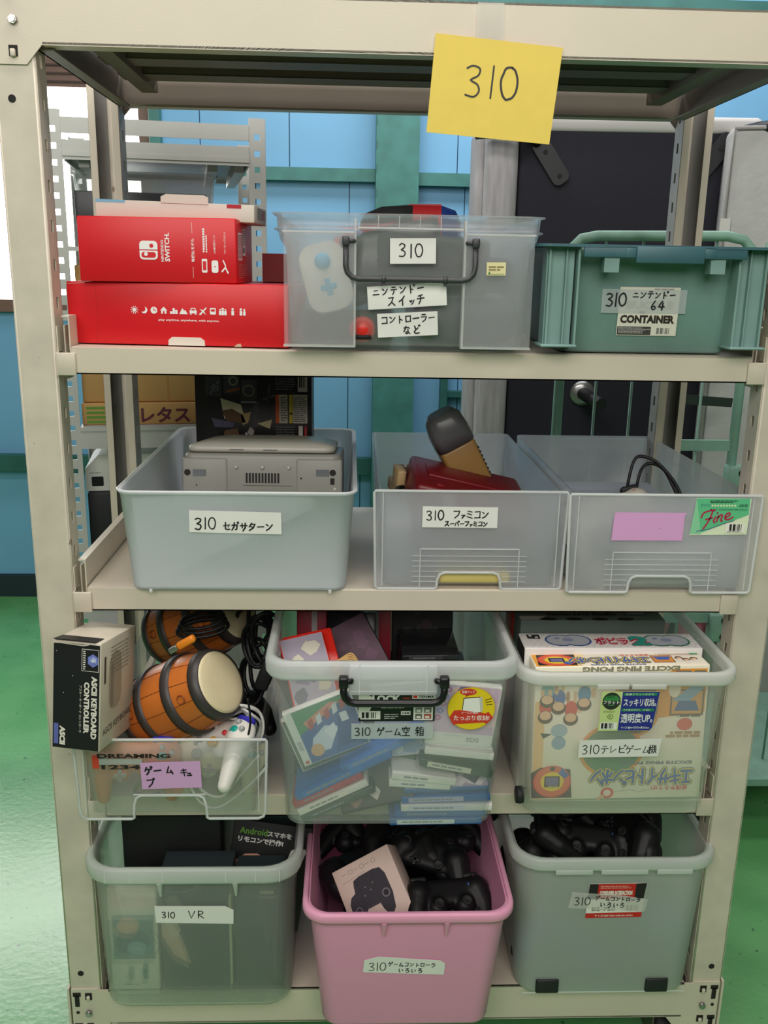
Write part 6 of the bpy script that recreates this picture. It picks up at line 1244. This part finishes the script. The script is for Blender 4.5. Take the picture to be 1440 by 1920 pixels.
def andr(b, W, Dp, H):
    p = front(b, 0, 0, 0); w = flat('#e6e4e0'); gn = flat('#6fa83a'); sk = flat('#e0a68c'); k = m_hole
    p.text('Android', .012, H-.026, .0125, gn, 2, width=.052, bold=.02); p.text('スマホを', .064, H-.026, .0105, w, 2, width=.046, bold=.04); p.text('リモコンで操作!', .011, H-.042, .0115, w, 2, width=.085, bold=.04)
    hand_ = [(.0, H-.095), (.012, H-.078), (.028, H-.064), (.05, H-.061), (.066, H-.066), (.074, H-.076), (.060, H-.079), (.068, H-.082), (.074, H-.088), (.068, H-.094), (.056, H-.09), (.044, H-.096), (.03, H-.108), (.02, H-.135), (.0, H-.15)]
    p.poly(hand_, sk, 2); p.poly([(-.0+.001, H-.098), (.02, H-.1), (.02, H-.16), (.001, H-.165)], flat('#d6b9a0'), 2.4); p.line([(.028, H-.067), (.045, H-.068), (.05, H-.072)], .0008, flat('#b87a62'), 3); p.line([(.04, H-.083), (.06, H-.08)], .0008, flat('#b87a62'), 3)
    p.poly([(.046, H-.092), (.07, H-.074), (.088, H-.066), (.086, H-.076), (.07, H-.086), (.052, H-.097)], flat('#23252e'), 3.4); p.ell(.083, H-.071, .009, .009, flat('#1b2230'), 3.6, 18); p.ring(.083, H-.071, .010, .0108, flat('#2f5f86'), 3.8, 18)
    q = [(.098, H-.105), (.126, H-.100), (.141, H-.046), (.138, H-.041), (.116, H-.044), (.112, H-.048)]; p.poly(q, flat('#dcdad6'), 2.2); p.poly([(.102, H-.102), (.123, H-.098), (.136, H-.053), (.116, H-.0555)], flat('#3f7d3c'), 2.6); p.poly([(.112, H-.070), (.132, H-.066), (.136, H-.053), (.116, H-.0555)], flat('#56804a'), 2.8); p.text('11:30', .116, H-.078, .004, w, 3, width=.012); p.poly([(.102, H-.102), (.123, H-.098), (.1235, H-.094), (.103, H-.098)], m_hole, 3)
    for i, c in enumerate(('#e0a030', '#d8d8d8', '#9aa8c8')): p.ell(.120+i*.0045, H-.060+i*.0008, .0016, .0016, flat(c), 3.4, 8)
t2 = carton('remote_box', 'black box printed with a hand, a phone and white lettering', 'box', (.147, .06, .20), m_kb, andr); t2.location = (-.337, .072, .274); t2.rotation_euler = (R(-12), R(8), R(-2))
def vrbox(b, W, Dp, H):
    p = front(b, 0, 0, 0); p.rect(.002, H-.038, W-.002, H-.002, flat('#e6d0c4'), 1); p.rect(.006, .065, W-.006, H-.055, flat('#5d8480'), 1); p.ell(.04, .10, .030, .028, flat('#2f5a63'), 2, 20); p.ell(.048, .088, .018, .014, flat('#78a8ac'), 3, 16); p.ring(.058, .098, .030, .0315, flat('#4a6a60'), 3, 24); p.ell(.034, .135, .020, .017, flat('#c9a78c'), 3, 16); p.rect(.03, .02, .04, .05, flat('#8a9a8c'), 2, .004); p.rect(.056, .022, .066, .055, flat('#4d7a70'), 2, .003); p.lines(.02, .008, .055, .014, 1, flat('#8d9a86'), 2)
carton('headset_box', 'small white printed box at the left front of the cloudy bin, blue picture on it', 'box', (.086, .045, .212), mat('ivory_card', '#dcdccb', .6), vrbox).location = (-.520, -.008, .1965)
def vr2(b, W, Dp, H):
    p = front(b, 0, 0, 0); sk = flat('#c9ac90'); p.poly([(.0, .15), (.022, .145), (.036, .10), (.05, .05), (.02, .07), (.0, .11)], sk, 2); p.poly([(.0, .15), (.02, .16), (.034, .12), (.018, .105)], flat('#d9c3ac'), 2.4); p.rect(W-.005, .005, W-.001, H-.04, flat('#b7c29a'), 2); p.poly([(W-.006, .15), (W, .15), (W, .17), (W-.006, .168)], flat('#e0b27a'), 3); p.ring(.03, H-.01, .024, .027, flat('#6b6a66'), 2, 24, 1.6)
carton('headset_box', 'dark slate printed box at the centre front of the cloudy bin', 'box', (.125, .07, .235), mat('slate_card', '#2f3a3f', .6), vr2).location = (-.428, -.004, .1965)
carton('headset_box', 'narrow dark box at the right front of the cloudy bin', 'box', (.085, .07, .225), mat('dark_slate_card', '#29343a', .6), lambda b, W, Dp, H: front(b, 0, 0, 0).rect(.045, H-.03, .07, H-.024, flat('#b8a68c'), 2)).location = (-.298, -.004, .1965)
# pink bin
m_pink = plastic('pink_polypropylene', '#ffb4d8', .9, .28, .9, (1, .55, .75), tlf=.15); m_pinkr = plastic('pink_rim', '#fdb6d6', .9, .25, .9, (1, .6, .8), tlf=.15)
t = thing('storage_bin', 'pink bin with a handwritten label, middle of the bottom deck', 'storage bin', (.0045, .135, .1895))
rimmed(t, .292, .455, .336, .498, .250, m_pink, m_pinkr, .036, .017, .010, (), (-.042, .062), .03)
lnp = (0, -.078, 1)
stick_label(t, (-.0755, -.2391, .1205), (1, 0, -.03), lnp, .1385, .035, lambda p: (p.hand('310', .009, .006, .0175, INK, .0014, adv=.98, seed=91), p.hand('ゲームコントローラ', .042, .0165, .0088, INK, .0014, adv=1.08, seed=93, rot=-1), p.hand('いろいろ', .060, .003, .0095, INK, .0015, adv=1.2, seed=95)), pts=[(0, .002), (.138, -.001), (.1385, .024), (.13, .030), (.025, .0365), (.001, .028)])
def ctrlbox(b, W, Dp, H):
    p = front(b, 0, 0, 0); k = flat('#2a2530'); gy = flat('#8f8580')
    for u in (.034, .058, .082): p.ring(u, H-.014, .0036, .0043, gy, 2, 16); p.lines(u-.018, H-.0148, u-.007, H-.013, 1, gy, 2)
    p.line([(.012, H-.028), (.062, H-.024)], .0006, gy, 2)
    body = [(.030, .108), (.033, .117), (.045, .120), (.075, .121), (.088, .118), (.094, .105), (.095, .07), (.09, .045), (.082, .037), (.073, .040), (.068, .052), (.066, .062), (.040, .062), (.036, .055), (.030, .045), (.020, .040), (.012, .045), (.010, .062), (.012, .082), (.018, .092), (.028, .096)]
    p.poly(body, k, 2)
    p.poly([(.040, .062), (.066, .062), (.066, .066), (.04, .066)], flat('#38323e'), 2.4); p.ring(.083, .074, .0055, .0078, flat('#77707a'), 3, 18); p.ell(.083, .074, .0055, .0055, flat('#15131a'), 3, 16); p.ring(.024, .066, .0045, .0064, flat('#77707a'), 3, 18); p.ell(.024, .066, .0045, .0045, flat('#15131a'), 3, 16)
    for u, v in ((.05, .098), (.058, .09), (.066, .1), (.044, .085), (.02, .052), (.026, .05)): p.ell(u, v, .0013, .0013, gy, 3, 8)
    p.line([(.038, .118), (.04, .066)], .0006, flat('#17141b'), 3); p.line([(.070, .12), (.067, .066)], .0006, flat('#17141b'), 3)
    q = Print(b, (0, Dp, 0), (1, 0, 0), (0, -1, 0)); q.lines(.03, .012, .07, .02, 2, gy, 1, 3, .4); q.lines(.08, .012, .105, .02, 2, gy, 1, 5, .4)
    p.lines(.045, .003, .06, .007, 1, gy, 2); p.lines(.085, .003, .105, .007, 1, gy, 2)
t2 = carton('controller_box', 'pale box with a dark controller pictured on it, tilted in the pink bin', 'box', (.118, .055, .148), mat('blush_white_card', '#dcc5b8', .6), ctrlbox)
pose(t2, (-.0705, -.036, .290), (.099, .0, .06), (-.057, .10, .095))
rnd = random.Random(5)
LP = 'black game controller in the heap filling the pink bin'; GP = 'controllers heaped in the pink bin'
for k, (x, y, z, kind, rx, rz) in enumerate(((.085, .02, .365, 'dual', 28, 12), (.055, .10, .385, 'offset', 35, -20), (.10, .16, .39, 'dual', 20, 40), (.015, .2, .37, 'offset', 15, 10), (-.07, .21, .35, 'dual', 10, -30), (-.085, .14, .34, 'offset', 5, 50), (-.075, .01, .31, 'dual', 15, 60), (.085, .03, .325, 'offset', 18, -35), (.03, .05, .33, 'dual', 12, 20), (.06, .28, .37, 'dual', 10, 5), (-.06, .30, .36, 'offset', 12, 50))):
    pad(kind, LP, (x, y, z), (R(rx), R(rnd.uniform(-12, 12)), R(rz)), GP)
pad('dual', 'dark red controller at the front of the pink bin, right of the tilted box', (.055, .032, .318), (R(14), 0, R(-6)), body=mat('dark_red_pad_plastic', '#5a1216', .35))
pad('offset', 'second dark red controller at the front right of the pink bin', (.082, .035, .30), (R(12), R(8), R(20)), body=mat('dark_red_pad_plastic', '#5a1216', .35))
carton('cardboard_box', 'dark filler box under the controllers of the pink bin', 'box', (.22, .30, .09), m_kb).location = (-.105, -.02, .1965)
# cloudy bin on the right
pp_K = plastic('greenish_bin_plastic', '#f2f7f2', .56, .3, .7, frost=.75, frough=.30)
pp_Kr = plastic('greenish_bin_rim', '#f7faf8', .76, .28, .9)
t = thing('storage_bin', 'cloudy bin with a red and black maker label and black wheels', 'storage bin', (.3715, .205, .1895))
rimmed(t, .318, .458, .344, .482, .296, pp_K, pp_Kr, .046, .022, .010, ((-.11, -.045, .007), (-.03, .052, .007), (.068, .13, .007)), (), .042)
for x in (-.105, .096): b = MB(); b.box((x, -.2275, .019), (.042, .012, .029), m_black2, None, .003); b.build('wheel', t)
b = MB(); b.bb(-.15, .15, -.2302, -.2285, .003, .0045, pp_Kr); b.build('base_rib', t)
lnk = (0, -.041, 1)
def consat(p):
    rd = flat('#c8201c'); k = m_hole; w = flat('#efece6')
    p.poly([(.0, .0), (.1, .0015), (.1005, .012), (.0, .0105)], rd, 1.2); p.poly([(.018, .04), (.084, .042), (.085, .0725), (.018, .072)], rd, 1.2); p.poly([(.001, .04), (.018, .04), (.018, .072), (.003, .072)], k, 1.2); p.poly([(.084, .042), (.101, .04), (.1035, .0735), (.085, .0725)], k, 1.2)
    p.poly([(.0, .011), (.1005, .0125), (.101, .041), (.001, .040)], w, 1.4); p.lines(.022, .062, .08, .069, 2, flat('#eba49c'), 2, 3, .45); p.text('CONSUMER SATISFACTION', .0505, .0485, .0095, w, 2, width=.058, align='C', bold=.06)
    p.text('B2-760', .010, .015, .0085, flat('#77746e'), 2, width=.042, bold=.02); p.barcode(.072, .015, .098, .027, flat('#a5a29c'), 2); p.text('サイズ/408×736×348 DX INTN', .05, .003, .0045, w, 2, width=.068, align='C', bold=.02)
stick_label(t, (-.0475, -.2362, .1675), (1, 0, .004), lnk, .1, .074, consat, mat('offwhite_label', '#e9e6de', .5), 'maker_label', [(0, 0), (.1, .0015), (.1035, .0735), (.003, .0725)])
stick_label(t, (-.080, -.2375, .1895), (1, 0, -.05), lnk, .138, .032, lambda p: (p.hand('310', .009, .007, .017, INK, .0015, adv=1.0, seed=101, rot=2), p.hand('ゲームコントローラ', .046, .0195, .0088, INK, .0014, adv=1.08, seed=103, rot=-1), p.hand('いろいろ', .056, .005, .0105, INK, .0015, adv=1.15, seed=105)), plastic('tape_over_label', '#f0efec', .78, .35, .3), 'tape_label', [(0, .0), (.06, -.001), (.138, -.0015), (.14, .024), (.1, .030), (.003, .034)])
LK = 'black game controller in the heap filling the cloudy bin with the red label'; GK = 'controllers heaped in the cloudy bin on the right'
for k, (x, y, z, kind, rx, rz) in enumerate(((.30, .115, .405, 'offset', 25, 30), (.36, .09, .43, 'dual', 35, -15), (.42, .08, .425, 'offset', 55, -60), (.425, .10, .455, 'offset', 40, -70), (.29, .14, .44, 'dual', 20, 80), (.35, .16, .46, 'offset', 25, 10), (.27, .22, .44, 'dual', 15, -40), (.38, .22, .46, 'dual', 20, 50), (.45, .20, .42, 'offset', 30, -30), (.31, .30, .44, 'dual', 12, 15), (.42, .32, .43, 'offset', 10, -50), (.29, .10, .375, 'dual', 20, 60), (.40, .12, .38, 'dual', 10, 30), (.29, .14, .37, 'offset', 8, -20))):
    pad(kind, LK, (x, y, z), (R(rx), R(rnd.uniform(-15, 15)), R(rz)), GK)
for k, (x, y, z) in enumerate(((.29, .055, .33), (.36, .05, .30), (.43, .055, .33), (.445, .10, .32), (.30, .055, .26), (.37, .06, .265), (.43, .06, .28))):
    pad(('dual', 'offset')[k % 2], 'dark grey game controller pressed against the front wall inside the red-labelled cloudy bin', (x, y, z), (R(62), R(rnd.uniform(-25, 25)), R(rnd.uniform(-25, 25))), 'controllers low in the red-labelled cloudy bin', body=mat('slate_pad_plastic', '#2b3238', .4))
pad('offset', 'blue controller low at the left front of the red-labelled cloudy bin', (.308, .036, .268), (R(80), R(15), R(5)), body=mat('blue_pad_plastic', '#3f63c8', .4))
pad('dual', 'blue controller low at the right front of the red-labelled cloudy bin', (.448, .036, .30), (R(82), R(-10), 0), body=mat('sea_blue_pad_plastic', '#2f6fae', .4))
cable('thin black lead hanging over the right inner wall of the red-labelled cloudy bin', [(.475, .17, .47), (.485, .15, .445), (.488, .125, .43), (.49, .11, .415)], .0016, m_black)
